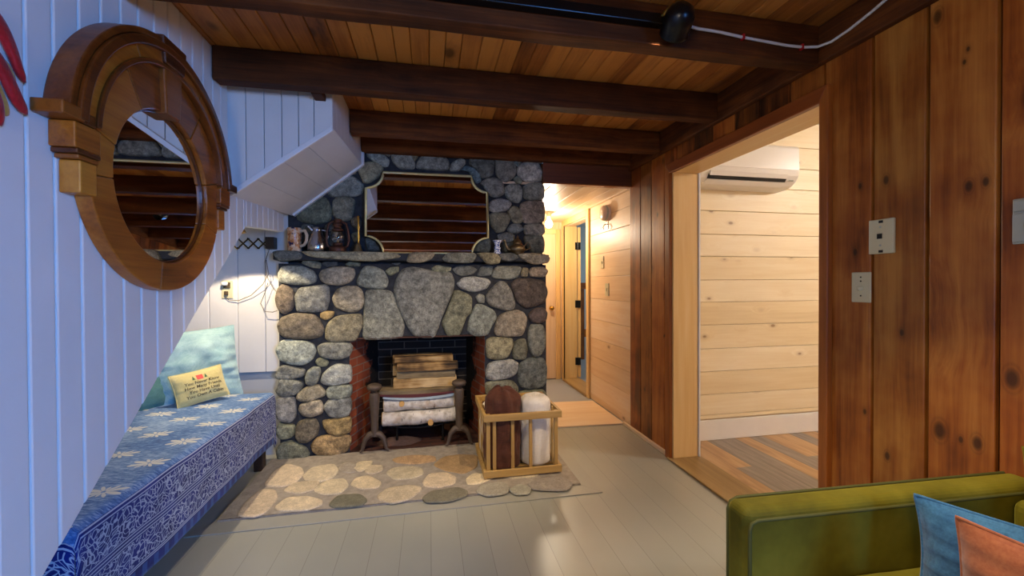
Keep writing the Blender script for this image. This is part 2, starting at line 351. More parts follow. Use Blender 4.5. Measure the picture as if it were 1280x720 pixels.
def coverlet():
    t=NT('indigo_block_print'); u=t.uv(); ux,uy,_=t.sep(u)          # u along the bench, v across (0 at the top edge of the front drop)
    v3=t.obj()
    streak=t.noise(t.mapping(v3,(14,60,14)),3.0,4,.65)
    cloud=t.noise(v3,4,3)
    top=t.ramp(t.math('ADD',t.math('MULTIPLY',streak,.75),t.math('MULTIPLY',cloud,.35)),[(.38,'#24427a'),(.54,'#4f76ac'),(.68,'#9db4d2')])
    # flowers
    A,B=.235,.175
    row=t.math('FLOOR',t.math('DIVIDE',uy,B)); sh=t.math('MULTIPLY',t.math('MODULO',t.math('ABSOLUTE',row),2),.5)
    p=t.math('SUBTRACT',t.math('FRACT',t.math('ADD',t.math('DIVIDE',ux,A),sh)),.5); q=t.math('SUBTRACT',t.math('FRACT',t.math('DIVIDE',uy,B)),.5)
    p=t.math('MULTIPLY',p,A); q=t.math('MULTIPLY',q,B*1.15)
    r=t.math('SQRT',t.math('ADD',t.math('MULTIPLY',p,p),t.math('MULTIPLY',q,q))); th=t.math('ARCTAN2',q,p)
    pet=t.math('POWER',t.math('ABSOLUTE',t.math('COSINE',t.math('MULTIPLY',th,5.0))),.8)
    big=t.math('POWER',t.math('ABSOLUTE',t.math('SINE',th)),2.0)
    rad=t.math('ADD',.035,t.math('MULTIPLY',big,.045))
    fl=t.math('LESS_THAN',r,t.math('MULTIPLY',pet,rad)); hole=t.math('GREATER_THAN',r,.008)
    fl=t.math('MULTIPLY',fl,hole)
    top=t.mix(t.math('MULTIPLY',fl,.85),top,'#dcd8c8')
    # printed border: swirls and rosettes
    ns=t.noise(t.comb(ux,uy,0.0),16,2); nv=t.vmath('ADD',t.comb(ux,uy,0.0),t.comb(t.math('MULTIPLY',ns,.03),t.math('MULTIPLY',ns,-.03),0.0))
    vo=t.vor(nv,15,'F1',.85); d=vo.outputs['Distance']
    curl=t.math('ABSOLUTE',t.math('SINE',t.math('MULTIPLY',d,19)))
    ln=t.math('LESS_THAN',curl,.29)
    vo2=t.vor(nv,34,'DISTANCE_TO_EDGE'); ln2=t.math('LESS_THAN',vo2.outputs['Distance'],.05)
    ln=t.math('MAXIMUM',ln,ln2)
    def band(a,b): return t.math('MULTIPLY',t.math('GREATER_THAN',uy,a),t.math('LESS_THAN',uy,b))
    def lines(ys,w=.0024):
        o=None
        for y in ys:
            m=t.math('LESS_THAN',t.math('ABSOLUTE',t.math('SUBTRACT',uy,y)),w)
            o=m if o is None else t.math('MAXIMUM',o,m)
        return o
    sw=t.math('ADD',band(.022,.132),band(.168,.262))
    ln=t.math('MULTIPLY',ln,sw)
    ln=t.math('MAXIMUM',ln,lines((.004,.016,.138,.15,.162,.268,.276)))
    hem=t.math('MULTIPLY',band(.284,.33),t.math('LESS_THAN',t.math('FRACT',t.math('MULTIPLY',ux,17)),.42))
    nb=t.noise(v3,9,3)
    side=t.ramp(nb,[(.35,'#0c1656'),(.65,'#17287a')])
    side=t.mix(t.math('MULTIPLY',hem,.5),side,'#3d66a4')
    side=t.mix(t.math('MULTIPLY',ln,.8),side,'#b9c2d2')
    isside=t.math('GREATER_THAN',uy,0.0)
    t.base(t.mix(isside,top,side)); t.rough(.9); t.b.inputs['Sheen Weight'].default_value=.2; t.b.inputs['Specular IOR Level'].default_value=.15
    t.bump(streak,.25,.003); return t.m
M['coverlet']=coverlet()
def painted_mug():
    t=NT('painted_stoneware'); v=t.obj(); n=t.noise(v,38,4,.6,.5); n2=t.noise(t.vmath('ADD',v,(3.0,1.0,2.0)),26,3)
    c=t.ramp(n,[(.3,'#6a3a22'),(.42,'#c47a44'),(.55,'#d8b490'),(.75,'#e2d2ba')])
    c=t.mix(t.ramp(n2,[(.58,(0,0,0)),(.64,(1,1,1))]),c,'#20254e'); t.base(c); t.rough(.25); return t.m
M['mug']=painted_mug()
def delft():
    t=NT('blue_white_porcelain'); v=t.obj(); n=t.vor(v,55,'DISTANCE_TO_EDGE').outputs['Distance']; n2=t.noise(v,60,2)
    c=t.mix(t.math('MULTIPLY',t.math('LESS_THAN',n,.12),t.math('GREATER_THAN',n2,.48)),'#dfe6f2','#23489c'); t.base(c); t.rough(.15); return t.m
M['delft']=delft()
M['red']=cloth('red_beadwork','#7c0f16','#c02028',150,.5,.2,bump=1.0); M['yellow']=cloth('yellow_felt','#a8802a','#d0a544',150)
M['ink']=plain('dark_thread','#4a4030',.9); M['inkred']=plain('red_applique','#d85a50',.9); M['inkgreen']=plain('green_applique','#4a6a44',.9)
M['hallfloor']=plain('blue_grey_floor_paint','#9aa0a6',.35,var=.06)
M['sky']=plain('cool_wall_paint','#b9c6cc',.7)
UP=[
('gl',None,[(-0.434,2.142),(-0.396,2.155),(-0.328,2.126),(-0.283,2.086),(-0.294,2.046),(-0.322,2.038),(-0.383,2.074),(-0.424,2.1)]),
('g',None,[(-0.362,2.16),(-0.293,2.161),(-0.269,2.133),(-0.287,2.118),(-0.328,2.134)]),
('tan',None,[(-0.499,2.011),(-0.465,2.048),(-0.41,2.065),(-0.356,2.054),(-0.325,2.027),(-0.356,1.968),(-0.425,1.919),(-0.459,1.921),(-0.472,1.963)]),
('tan',None,[(-0.582,1.979),(-0.552,2.012),(-0.532,2.006),(-0.512,1.982),(-0.559,1.969)]),
('g',None,[(-0.699,1.84),(-0.679,1.876),(-0.613,1.949),(-0.546,1.959),(-0.499,1.933),(-0.462,1.892),(-0.473,1.842),(-0.52,1.819),(-0.64,1.811),(-0.686,1.813)]),
('ol',None,[(-0.663,1.779),(-0.633,1.805),(-0.56,1.807),(-0.52,1.784),(-0.534,1.713),(-0.542,1.656),(-0.588,1.641),(-0.641,1.654),(-0.664,1.681)]),
('ol',None,[(-0.901,1.674),(-0.836,1.745),(-0.765,1.803),(-0.706,1.791),(-0.674,1.695),(-0.694,1.638),(-0.773,1.615),(-0.863,1.627),(-0.895,1.64)]),
('br',None,[(-0.542,1.649),(-0.501,1.671),(-0.481,1.629),(-0.495,1.587),(-0.535,1.607)]),
('ol',None,[(-0.542,1.543),(-0.502,1.558),(-0.489,1.516),(-0.523,1.487)]),
('gd',None,[(-0.448,1.517),(-0.401,1.51),(-0.36,1.461),(-0.346,1.433),(-0.435,1.431)]),
('gd',None,[(-0.863,1.606),(-0.799,1.601),(-0.819,1.51),(-0.858,1.468),(-0.883,1.537)]),
('gd',None,[(-0.721,1.596),(-0.668,1.625),(-0.642,1.541),(-0.669,1.457),(-0.715,1.484)]),
('gl',None,[(-0.259,2.138),(-0.217,2.158),(-0.14,2.159),(-0.119,2.117),(-0.102,2.06),(-0.112,2.034),(-0.204,2.033),(-0.245,2.067),(-0.259,2.102)]),
('tan',None,[(-0.126,2.16),(-0.083,2.159),(-0.084,2.126),(-0.102,2.089),(-0.119,2.124)]),
('g',None,[(-0.084,2.068),(-0.055,2.12),(0.009,2.146),(0.096,2.143),(0.139,2.109),(0.143,2.043),(0.103,2.034),(-0.084,2.035)]),
('gl',None,[(-0.076,2.163),(0.009,2.164),(-0.034,2.147)]),
('gl',None,[(0.154,2.043),(0.176,2.089),(0.227,2.121),(0.264,2.112),(0.264,2.086),(0.22,2.039),(0.168,2.033)]),
('g',None,[(0.246,2.144),(0.272,2.161),(0.302,2.151),(0.294,2.14),(0.257,2.134)]),
('bl',None,[(0.234,2.04),(0.279,2.068),(0.331,2.052),(0.376,2.01),(0.383,1.965),(0.346,1.949),(0.316,1.992),(0.301,2.029)]),
('gd',None,[(0.302,2.11),(0.317,2.148),(0.362,2.162),(0.467,2.157),(0.486,2.113),(0.478,2.022),(0.436,1.998),(0.383,1.995),(0.354,2.053),(0.309,2.074)]),
('g',None,[(0.498,2.143),(0.528,2.16),(0.598,2.156),(0.644,2.106),(0.659,2.054),(0.636,2.007),(0.581,1.966),(0.543,1.98),(0.505,2.016)]),
('bl',None,[(0.621,2.158),(0.683,2.154),(0.695,2.124),(0.671,2.092),(0.644,2.121)]),
('gl',None,[(0.691,2.154),(0.746,2.165),(0.861,2.16),(0.857,2.125),(0.809,2.126),(0.714,2.136)]),
('gl',None,[(0.671,2.077),(0.714,2.117),(0.793,2.133),(0.841,2.108),(0.868,2.041),(0.856,1.986),(0.745,1.981),(0.69,2.002),(0.675,2.031)]),
('gg',None,[(0.643,1.992),(0.667,2.008),(0.698,1.975),(0.694,1.96),(0.659,1.966)]),
('g',None,[(0.383,1.95),(0.436,1.983),(0.497,1.989),(0.543,1.965),(0.562,1.92),(0.558,1.875),(0.504,1.85),(0.451,1.863),(0.421,1.914)]),
('gl',None,[(0.57,1.921),(0.62,1.949),(0.674,1.948),(0.706,1.911),(0.697,1.842),(0.674,1.814),(0.619,1.824),(0.581,1.86)]),
('g',None,[(0.717,1.934),(0.761,1.959),(0.856,1.967),(0.88,1.926),(0.872,1.848),(0.776,1.837),(0.721,1.85)]),
('gl',None,[(0.443,1.78),(0.473,1.819),(0.542,1.833),(0.604,1.823),(0.619,1.794),(0.58,1.751),(0.488,1.733),(0.45,1.75)]),
('tan',None,[(0.588,1.739),(0.635,1.779),(0.666,1.772),(0.697,1.72),(0.701,1.666),(0.665,1.65),(0.634,1.665)]),
('pk',None,[(0.681,1.75),(0.705,1.812),(0.784,1.83),(0.871,1.825),(0.883,1.741),(0.871,1.671),(0.767,1.653),(0.712,1.667)]),
('tan',None,[(0.442,1.705),(0.488,1.725),(0.58,1.724),(0.607,1.687),(0.58,1.625),(0.557,1.591),(0.503,1.582),(0.472,1.623)]),
('g',None,[(0.588,1.603),(0.626,1.642),(0.681,1.643),(0.712,1.606),(0.665,1.582),(0.618,1.573)]),
('pk',None,[(0.72,1.636),(0.783,1.646),(0.871,1.648),(0.883,1.586),(0.847,1.562),(0.728,1.568)]),
('g',None,[(0.51,1.556),(0.587,1.576),(0.642,1.558),(0.634,1.52),(0.587,1.504),(0.533,1.511)]),
('ol',None,[(0.72,1.552),(0.791,1.569),(0.863,1.555),(0.878,1.493),(0.87,1.431),(0.782,1.43),(0.735,1.491)]),
('gd',None,[(0.32,1.433),(0.358,1.493),(0.434,1.539),(0.457,1.502),(0.449,1.449),(0.434,1.427)]),
('gd',None,[(0.556,1.496),(0.634,1.505),(0.696,1.491),(0.696,1.429),(0.564,1.428)])]

LOW=[
('gl',None,[(-0.998,1.265),(-0.973,1.305),(-0.93,1.313),(-0.856,1.309),(-0.781,1.279),(-0.762,1.238),(-0.769,1.204),(-0.819,1.187),(-0.906,1.191),(-0.98,1.201),(-0.995,1.232)]),
('ol',0.015,[(-0.855,1.332),(-0.837,1.353),(-0.761,1.343),(-0.733,1.333),(-0.739,1.299),(-0.78,1.306)]),
('gd',0.015,[(-0.717,1.34),(-0.627,1.344),(-0.627,1.32),(-0.679,1.31),(-0.714,1.32)]),
('ol',0.015,[(-0.569,1.327),(-0.549,1.341),(-0.477,1.338),(-0.481,1.314),(-0.556,1.314)]),
('pk',None,[(-0.743,1.252),(-0.724,1.286),(-0.653,1.303),(-0.563,1.307),(-0.517,1.293),(-0.511,1.259),(-0.531,1.21),(-0.603,1.183),(-0.68,1.19),(-0.724,1.211)]),
('gg',None,[(-0.495,1.21),(-0.471,1.272),(-0.438,1.314),(-0.378,1.307),(-0.318,1.28),(-0.289,1.217),(-0.299,1.168),(-0.339,1.154),(-0.433,1.165),(-0.485,1.182)]),
('ol',0.02,[(-0.305,1.28),(-0.271,1.301),(-0.217,1.311),(-0.22,1.276),(-0.272,1.248)]),
('br',None,[(-1.015,1.098),(-1.005,1.158),(-0.974,1.188),(-0.938,1.171),(-0.907,1.137),(-0.898,1.07),(-0.92,1.017),(-0.964,0.987),(-0.994,1.011),(-1.012,1.051)]),
('g',None,[(-0.895,1.11),(-0.863,1.164),(-0.781,1.17),(-0.705,1.187),(-0.683,1.163),(-0.681,1.081),(-0.7,1.006),(-0.783,1.001),(-0.883,1.006),(-0.892,1.05)]),
('pk',None,[(-0.658,1.088),(-0.629,1.149),(-0.577,1.169),(-0.498,1.172),(-0.466,1.141),(-0.45,1.078),(-0.467,1.023),(-0.506,0.996),(-0.565,1),(-0.63,1.026)]),
('or_',0.02,[(-0.735,0.99),(-0.7,0.999),(-0.649,0.998),(-0.662,0.964),(-0.701,0.945),(-0.733,0.959)]),
('g',0.03,[(-0.439,1.151),(-0.346,1.147),(-0.259,1.132),(-0.219,1.005),(-0.179,0.898),(-0.193,0.807),(-0.308,0.802),(-0.462,0.801),(-0.451,0.939)]),
('br',None,[(-1.007,0.911),(-0.982,0.964),(-0.908,0.989),(-0.783,0.984),(-0.745,0.946),(-0.714,0.877),(-0.734,0.83),(-0.81,0.815),(-0.959,0.829),(-0.996,0.864)]),
('tan',None,[(-0.701,0.87),(-0.682,0.924),(-0.63,0.964),(-0.539,0.976),(-0.467,0.978),(-0.464,0.898),(-0.488,0.85),(-0.508,0.795),(-0.67,0.79),(-0.702,0.815)]),
('gl',None,[(-1.018,0.744),(-0.996,0.797),(-0.959,0.813),(-0.829,0.798),(-0.785,0.777),(-0.769,0.729),(-0.792,0.675),(-0.849,0.637),(-0.93,0.65),(-0.997,0.676)]),
('g',None,[(-0.756,0.762),(-0.721,0.781),(-0.631,0.785),(-0.554,0.779),(-0.531,0.748),(-0.554,0.686),(-0.626,0.668),(-0.728,0.69),(-0.75,0.721)]),
('ol',0.02,[(-0.767,0.654),(-0.754,0.677),(-0.709,0.675),(-0.69,0.65),(-0.703,0.627),(-0.742,0.625)]),
('g',None,[(-1.02,0.577),(-0.992,0.629),(-0.961,0.641),(-0.899,0.622),(-0.843,0.609),(-0.84,0.575),(-0.862,0.556),(-0.974,0.545),(-1.011,0.556)]),
('gg',None,[(-0.831,0.554),(-0.818,0.595),(-0.786,0.62),(-0.745,0.619),(-0.742,0.577),(-0.762,0.517),(-0.793,0.495),(-0.825,0.51)]),
('gl',None,[(-0.739,0.523),(-0.717,0.576),(-0.671,0.615),(-0.633,0.634),(-0.548,0.624),(-0.542,0.582),(-0.543,0.506),(-0.647,0.494),(-0.711,0.497)]),
('g',None,[(-1.021,0.47),(-0.999,0.509),(-0.992,0.549),(-0.924,0.545),(-0.856,0.522),(-0.853,0.495),(-0.882,0.449),(-0.944,0.429),(-0.999,0.435)]),
('tan',None,[(-0.894,0.416),(-0.875,0.455),(-0.819,0.489),(-0.749,0.496),(-0.711,0.446),(-0.715,0.419),(-0.788,0.399),(-0.863,0.39)]),
('gg',None,[(-0.702,0.452),(-0.679,0.485),(-0.614,0.485),(-0.543,0.485),(-0.54,0.45),(-0.55,0.403),(-0.622,0.396),(-0.686,0.403)]),
('g',None,[(-1.025,0.363),(-1.012,0.409),(-0.987,0.428),(-0.907,0.42),(-0.901,0.355),(-0.902,0.288),(-0.933,0.253),(-0.982,0.259),(-1.019,0.302)]),
('pk',None,[(-0.88,0.333),(-0.864,0.373),(-0.807,0.387),(-0.744,0.39),(-0.725,0.344),(-0.731,0.304),(-0.795,0.284),(-0.852,0.291)]),
('g',None,[(-0.718,0.344),(-0.686,0.39),(-0.609,0.399),(-0.547,0.395),(-0.544,0.319),(-0.564,0.272),(-0.629,0.262),(-0.687,0.28)]),
('ol',None,[(-1.02,0.201),(-0.995,0.26),(-0.986,0.239),(-0.908,0.234),(-0.909,0.173),(-0.934,0.148),(-1.002,0.14)]),
('br',None,[(-0.899,0.199),(-0.883,0.246),(-0.827,0.269),(-0.776,0.262),(-0.754,0.216),(-0.764,0.155),(-0.822,0.112),(-0.878,0.11),(-0.897,0.152)]),
('or_',None,[(-0.729,0.249),(-0.649,0.253),(-0.551,0.264),(-0.545,0.208),(-0.552,0.153),(-0.636,0.146),(-0.688,0.16),(-0.713,0.199)]),
('or_',None,[(-0.803,0.083),(-0.765,0.135),(-0.682,0.146),(-0.559,0.136),(-0.546,0.09),(-0.572,0.023),(-0.651,-0.001),(-0.753,0.011),(-0.791,0.048)]),
('ol',None,[(-1.018,0.074),(-0.99,0.112),(-0.934,0.124),(-0.878,0.096),(-0.841,0.073),(-0.816,0.03),(-0.829,-0.01),(-0.935,-0.011),(-1.009,-0.004)]),
('g',0.045,[(-0.248,1.146),(-0.231,1.217),(-0.19,1.29),(-0.128,1.308),(-0.052,1.294),(0.06,1.273),(0.153,1.27),(0.174,1.208),(0.17,1.143),(0.123,1.043),(0.08,0.943),(0.058,0.864),(0.029,0.804),(-0.041,0.802),(-0.117,0.826),(-0.151,0.884),(-0.212,1.012)]),
('ol',0.015,[(0.018,1.302),(0.053,1.32),(0.153,1.313),(0.146,1.281),(0.074,1.27),(0.032,1.277)]),
('gd',0.02,[(0.167,1.295),(0.203,1.317),(0.297,1.317),(0.344,1.292),(0.304,1.255),(0.224,1.248),(0.188,1.266)]),
('gd',0.01,[(-0.264,1.336),(-0.203,1.34),(-0.224,1.326)]),
('ol',None,[(0.173,1.136),(0.224,1.132),(0.303,1.091),(0.299,0.975),(0.259,0.946),(0.215,0.809),(0.129,0.808),(0.086,0.907),(0.122,0.978),(0.151,1.057)]),
('gd',0.02,[(0.348,1.259),(0.378,1.314),(0.459,1.318),(0.451,1.252),(0.355,1.244)]),
('g',None,[(0.451,1.23),(0.481,1.318),(0.662,1.315),(0.677,1.296),(0.647,1.237),(0.586,1.222)]),
('tan',0.02,[(0.677,1.267),(0.693,1.304),(0.731,1.3),(0.723,1.241),(0.681,1.244)]),
('pk',None,[(0.739,1.274),(0.762,1.308),(0.847,1.312),(0.882,1.282),(0.855,1.237),(0.754,1.241)]),
('gl',None,[(0.195,1.187),(0.239,1.23),(0.319,1.237),(0.421,1.222),(0.444,1.197),(0.406,1.149),(0.318,1.128),(0.231,1.15)]),
('g',0.02,[(0.336,1.091),(0.362,1.109),(0.395,1.098),(0.395,1.046),(0.354,1.051)]),
('g',None,[(0.41,1.098),(0.451,1.149),(0.511,1.204),(0.556,1.196),(0.601,1.126),(0.631,1.036),(0.615,0.999),(0.562,0.985),(0.443,1.024),(0.417,1.061)]),
('pu',None,[(0.601,1.185),(0.647,1.222),(0.754,1.222),(0.847,1.207),(0.878,1.131),(0.862,1.048),(0.8,1.019),(0.714,1.005),(0.646,1.051),(0.616,1.125)]),
('pu',None,[(0.737,0.96),(0.784,0.996),(0.846,1.003),(0.877,0.965),(0.869,0.912),(0.822,0.886),(0.76,0.899),(0.737,0.93)]),
('gg',None,[(0.269,0.852),(0.288,0.931),(0.332,1.033),(0.376,1.032),(0.465,0.987),(0.487,0.935),(0.449,0.876),(0.419,0.807),(0.302,0.807)]),
('pk',None,[(0.472,0.839),(0.502,0.942),(0.555,0.97),(0.646,0.987),(0.691,0.968),(0.722,0.915),(0.698,0.841),(0.675,0.793),(0.539,0.793),(0.486,0.805)]),
('tan',None,[(0.412,0.767),(0.449,0.788),(0.539,0.782),(0.607,0.772),(0.61,0.724),(0.568,0.636),(0.508,0.623),(0.419,0.638),(0.412,0.708)]),
('ol',None,[(0.61,0.642),(0.622,0.738),(0.652,0.763),(0.706,0.769),(0.717,0.705),(0.713,0.63),(0.675,0.617),(0.629,0.622)]),
('g',None,[(0.729,0.825),(0.753,0.877),(0.799,0.879),(0.846,0.867),(0.861,0.791),(0.853,0.693),(0.814,0.63),(0.767,0.636),(0.733,0.705)]),
('gl',None,[(0.407,0.532),(0.426,0.59),(0.478,0.61),(0.598,0.62),(0.652,0.588),(0.644,0.528),(0.598,0.486),(0.485,0.469),(0.418,0.48)]),
('gd',None,[(0.655,0.535),(0.674,0.594),(0.736,0.622),(0.845,0.621),(0.872,0.548),(0.868,0.442),(0.836,0.398),(0.735,0.385),(0.666,0.415),(0.651,0.468)]),
('ol',None,[(0.403,0.451),(0.455,0.463),(0.598,0.46),(0.643,0.416),(0.647,0.356),(0.597,0.322),(0.41,0.362)]),
('ol',None,[(0.658,0.37),(0.72,0.382),(0.844,0.379),(0.875,0.328),(0.859,0.261),(0.658,0.288)]),
('tan',None,[(0.402,0.303),(0.537,0.31),(0.643,0.289),(0.642,0.169),(0.521,0.125),(0.409,0.155)]),
('g',None,[(0.665,0.25),(0.766,0.259),(0.867,0.237),(0.867,0.139),(0.765,0.085),(0.673,0.137)]),
('or_',None,[(0.409,0.119),(0.506,0.112),(0.52,0.051),(0.416,0.037)]),
('ol',None,[(0.536,0.087),(0.688,0.091),(0.859,0.078),(0.858,0.025),(0.55,0.034)])]

MAN=[
('gd',None,[(-0.996,1.399),(-0.964,1.42),(-0.856,1.421),(-0.82,1.39),(-0.833,1.354),(-0.948,1.342),(-0.977,1.368)]),
('tan',None,[(-0.823,1.401),(-0.803,1.422),(-0.635,1.418),(-0.381,1.418),(-0.224,1.402),(-0.187,1.38),(-0.213,1.364),(-0.329,1.352),(-0.381,1.341),(-0.509,1.351),(-0.759,1.365)]),
('tan',None,[(-0.155,1.337),(-0.128,1.419),(0.018,1.416),(0.035,1.393),(0.002,1.354),(-0.064,1.337)]),
('g',None,[(0.09,1.36),(0.129,1.406),(0.308,1.413),(0.325,1.385),(0.296,1.334),(0.128,1.338)]),
('tan',None,[(0.332,1.403),(0.368,1.41),(0.469,1.404),(0.498,1.372),(0.49,1.333),(0.411,1.329),(0.368,1.371)]),
('gd',None,[(0.491,1.401),(0.586,1.416),(0.638,1.38),(0.586,1.351),(0.505,1.358)]),
('pk',None,[(0.63,1.402),(0.735,1.41),(0.84,1.4),(0.871,1.375),(0.855,1.338),(0.749,1.33),(0.66,1.366)])]

HEA=[
('t',None,[(-0.947,2.655),(-0.951,2.836),(-0.919,2.929),(-0.816,2.851),(-0.781,2.759),(-0.789,2.641),(-0.855,2.618)]),
('t',None,[(-0.753,2.732),(-0.741,2.836),(-0.622,2.868),(-0.577,2.758),(-0.594,2.659),(-0.658,2.643),(-0.725,2.676)]),
('t',None,[(-0.811,2.555),(-0.781,2.64),(-0.655,2.633),(-0.657,2.541),(-0.719,2.51)]),
('t',None,[(-0.642,2.529),(-0.605,2.632),(-0.513,2.632),(-0.479,2.54),(-0.505,2.465),(-0.585,2.474)]),
('t',None,[(-0.959,2.334),(-0.963,2.469),(-0.948,2.592),(-0.866,2.558),(-0.833,2.459),(-0.835,2.337),(-0.874,2.309)]),
('t',None,[(-0.792,2.38),(-0.766,2.461),(-0.672,2.45),(-0.591,2.401),(-0.579,2.351),(-0.636,2.318),(-0.764,2.337)]),
('d',None,[(-0.518,2.346),(-0.497,2.43),(-0.393,2.417),(-0.348,2.35),(-0.368,2.308),(-0.49,2.317)]),
('t',None,[(-0.448,2.552),(-0.435,2.626),(-0.377,2.644),(-0.296,2.549),(-0.307,2.495),(-0.38,2.492)]),
('g',None,[(-0.563,2.799),(-0.55,2.876),(-0.49,2.852),(-0.461,2.734),(-0.513,2.724)]),
('t',None,[(-0.469,2.779),(-0.463,2.858),(-0.379,2.864),(-0.394,2.764),(-0.434,2.728)]),
('t',None,[(-0.392,2.72),(-0.38,2.794),(-0.313,2.78),(-0.306,2.713),(-0.356,2.68)]),
('t',None,[(-0.276,2.394),(-0.235,2.459),(-0.129,2.466),(-0.065,2.434),(-0.068,2.396),(-0.118,2.326),(-0.2,2.3),(-0.263,2.347)]),
('t',None,[(-0.26,2.671),(-0.225,2.721),(-0.142,2.727),(-0.066,2.688),(-0.055,2.606),(-0.111,2.574),(-0.204,2.573)]),
('t',None,[(-0.035,2.498),(-0.004,2.59),(0.087,2.592),(0.142,2.519),(0.125,2.446),(0.047,2.425),(-0.021,2.448)]),
('b',None,[(0.025,2.725),(0.096,2.83),(0.197,2.846),(0.306,2.811),(0.278,2.639),(0.196,2.569),(0.107,2.63)]),
('b',None,[(-0.239,2.863),(-0.202,2.892),(-0.104,2.896),(0.016,2.859),(0.025,2.783),(-0.081,2.77),(-0.206,2.808)]),
('t',None,[(0.22,2.483),(0.257,2.536),(0.329,2.521),(0.368,2.472),(0.272,2.424),(0.22,2.426)]),
('d',None,[(-0.033,2.32),(0.012,2.37),(0.147,2.386),(0.191,2.342),(0.182,2.292),(0.091,2.262),(-0.012,2.268)]),
('g',None,[(0.257,2.328),(0.303,2.39),(0.41,2.396),(0.436,2.344),(0.407,2.28),(0.313,2.274)]),
('g',None,[(0.447,2.306),(0.508,2.348),(0.551,2.302),(0.53,2.254),(0.471,2.258)]),
('g',None,[(0.563,2.355),(0.655,2.393),(0.775,2.388),(0.803,2.305),(0.746,2.244),(0.582,2.287)]),
('t',None,[(0.392,2.508),(0.484,2.596),(0.62,2.59),(0.669,2.513),(0.621,2.44),(0.492,2.447)]),
('g',None,[(0.423,2.7),(0.573,2.742),(0.686,2.694),(0.707,2.618),(0.568,2.623)])]

# ================================================================== SETTING
XL, XR, ZC = -.93, 1.6, 2.235
# ---- floors
m=MB()
m.box(-1.99,1.75,-3.16,3.26,-.06,0); f=struct(m.build('floor',M['floor']))
m=MB(); m.box(.56,1.75,3.261,5.1,-.06,-.0); struct(m.build('floor.001',M['hallfloor']))
m=MB(); m.box(1.7505,4.65,-.65,2.85,-.06,0.0); struct(m.build('floor.002',M['planks']))
m=MB(); m.box(1.7505,3.65,3.98,7.0,-.06,0.0); struct(m.build('floor.003',M['hallfloor']))
# border boards mitred round the hearth
m=MB()
def slab(mb, q, z0, z1, tone=(.5,.5,.5)): mb.hexa([(x,y,z0) for x,y in q],[(x,y,z1) for x,y in q],tone)
slab(m,[(-1.14,2.20),(.955,2.20),(.865,2.30),(-1.06,2.305)],.0005,.006)
slab(m,[(.955,2.20),(.955,3.14),(.865,3.14),(.865,2.30)],.0005,.006)
struct(m.build('trim_1',M['floorboard'],bevel=.0015))
# plywood strip and threshold
m=MB(); slab(m,[(.88,3.28),(1.60,3.235),(1.60,3.93),(.88,3.98)],.0005,.012); struct(m.build('trim_2',M['raw_x'],bevel=.002))
m=MB(); m.box(1.565,1.80,1.40,2.54,.0005,.014); struct(m.build('trim_3',M['sill'],bevel=.004))

# ---- left wall: narrow white boards, cut on the stair diagonal
def clip(poly, a, b, c):          # keep a*x+b*y<=c
    out=[]
    for i in range(len(poly)):
        p,q=poly[i],poly[(i+1)%len(poly)]
        dp,dq=a*p[0]+b*p[1]-c, a*q[0]+b*q[1]-c
        if dp<=0: out.append(p)
        if dp*dq<0:
            t=dp/(dp-dq); out.append((p[0]+t*(q[0]-p[0]),p[1]+t*(q[1]-p[1])))
    return out
wallpolys=[[(-3.1,0),(.664,0),(2.388,1.49),(2.2,1.4),(2.2,ZC),(-3.1,ZC)]]
DIAG=(1.49/(2.388-.664))
def leftclip(y0,y1):
    # polygon of one board between y0,y1 in the (y,z) plane
    P=[]
    if y1<=2.2:
        poly=[(y0,-.0),(y1,0),(y1,ZC),(y0,ZC)]
    else:
        y1=min(y1,2.957); poly=[(y0,0),(y1,0),(y1,1.645),(y0,1.645)] if y0>=2.19 else [(y0,0),(y1,0),(y1,ZC),(y0,ZC)]
    # below the diagonal is open:  z >= DIAG*(y-.664)
    poly=clip(poly, DIAG, -1, DIAG*.664) if y0<2.388 else poly
    if y1>2.388:
        poly=clip(poly, .072, -1, .072*2.388-1.49)
    return poly
edges=[]
y=1.1865
seq=[1.1865,1.262,1.342,1.42,1.5,1.58,1.66,1.74,1.82,1.90,1.98,2.06,2.13,2.2,2.28,2.36,2.388,2.45,2.53,2.61,2.69,2.77,2.85,2.957]
while y>-3.1:
    y-=.0785; edges.insert(0,y)
edges+=seq
m=MB()
for y0,y1 in zip(edges[:-1],edges[1:]):
    if y0<-3.1: y0=-3.1
    gap=.0018
    p=leftclip(y0,y1)
    if len(p)<3: continue
    a=.5*(y0+y1); w=y1-y0
    p=[(a+(q[0]-a)*(w-2*gap)/w, q[1]) for q in p]
    m.hexa([(XL-.018,q[0],q[1]) for q in p][::-1],[(XL,q[0],q[1]) for q in p][::-1],tn())
lw=struct(m.build('wall_left',M['white'],bevel=.005,seg=2))
# backing board of the left wall (painted, fills the grooves)
back=[(-3.1,0),(.664,0),(2.388,1.49),(2.955,1.53),(2.955,1.64),(2.2,1.64),(2.2,ZC),(-3.1,ZC)]
m=MB()
for y0,y1 in zip(edges[:-1],edges[1:]):
    p=leftclip(max(-3.1,y0),y1)
    if len(p)>=3: m.hexa([(XL-.034,q[0],q[1]) for q in p][::-1],[(XL-.012,q[0],q[1]) for q in p][::-1])
struct(m.build('wall_left.001',M['white']))

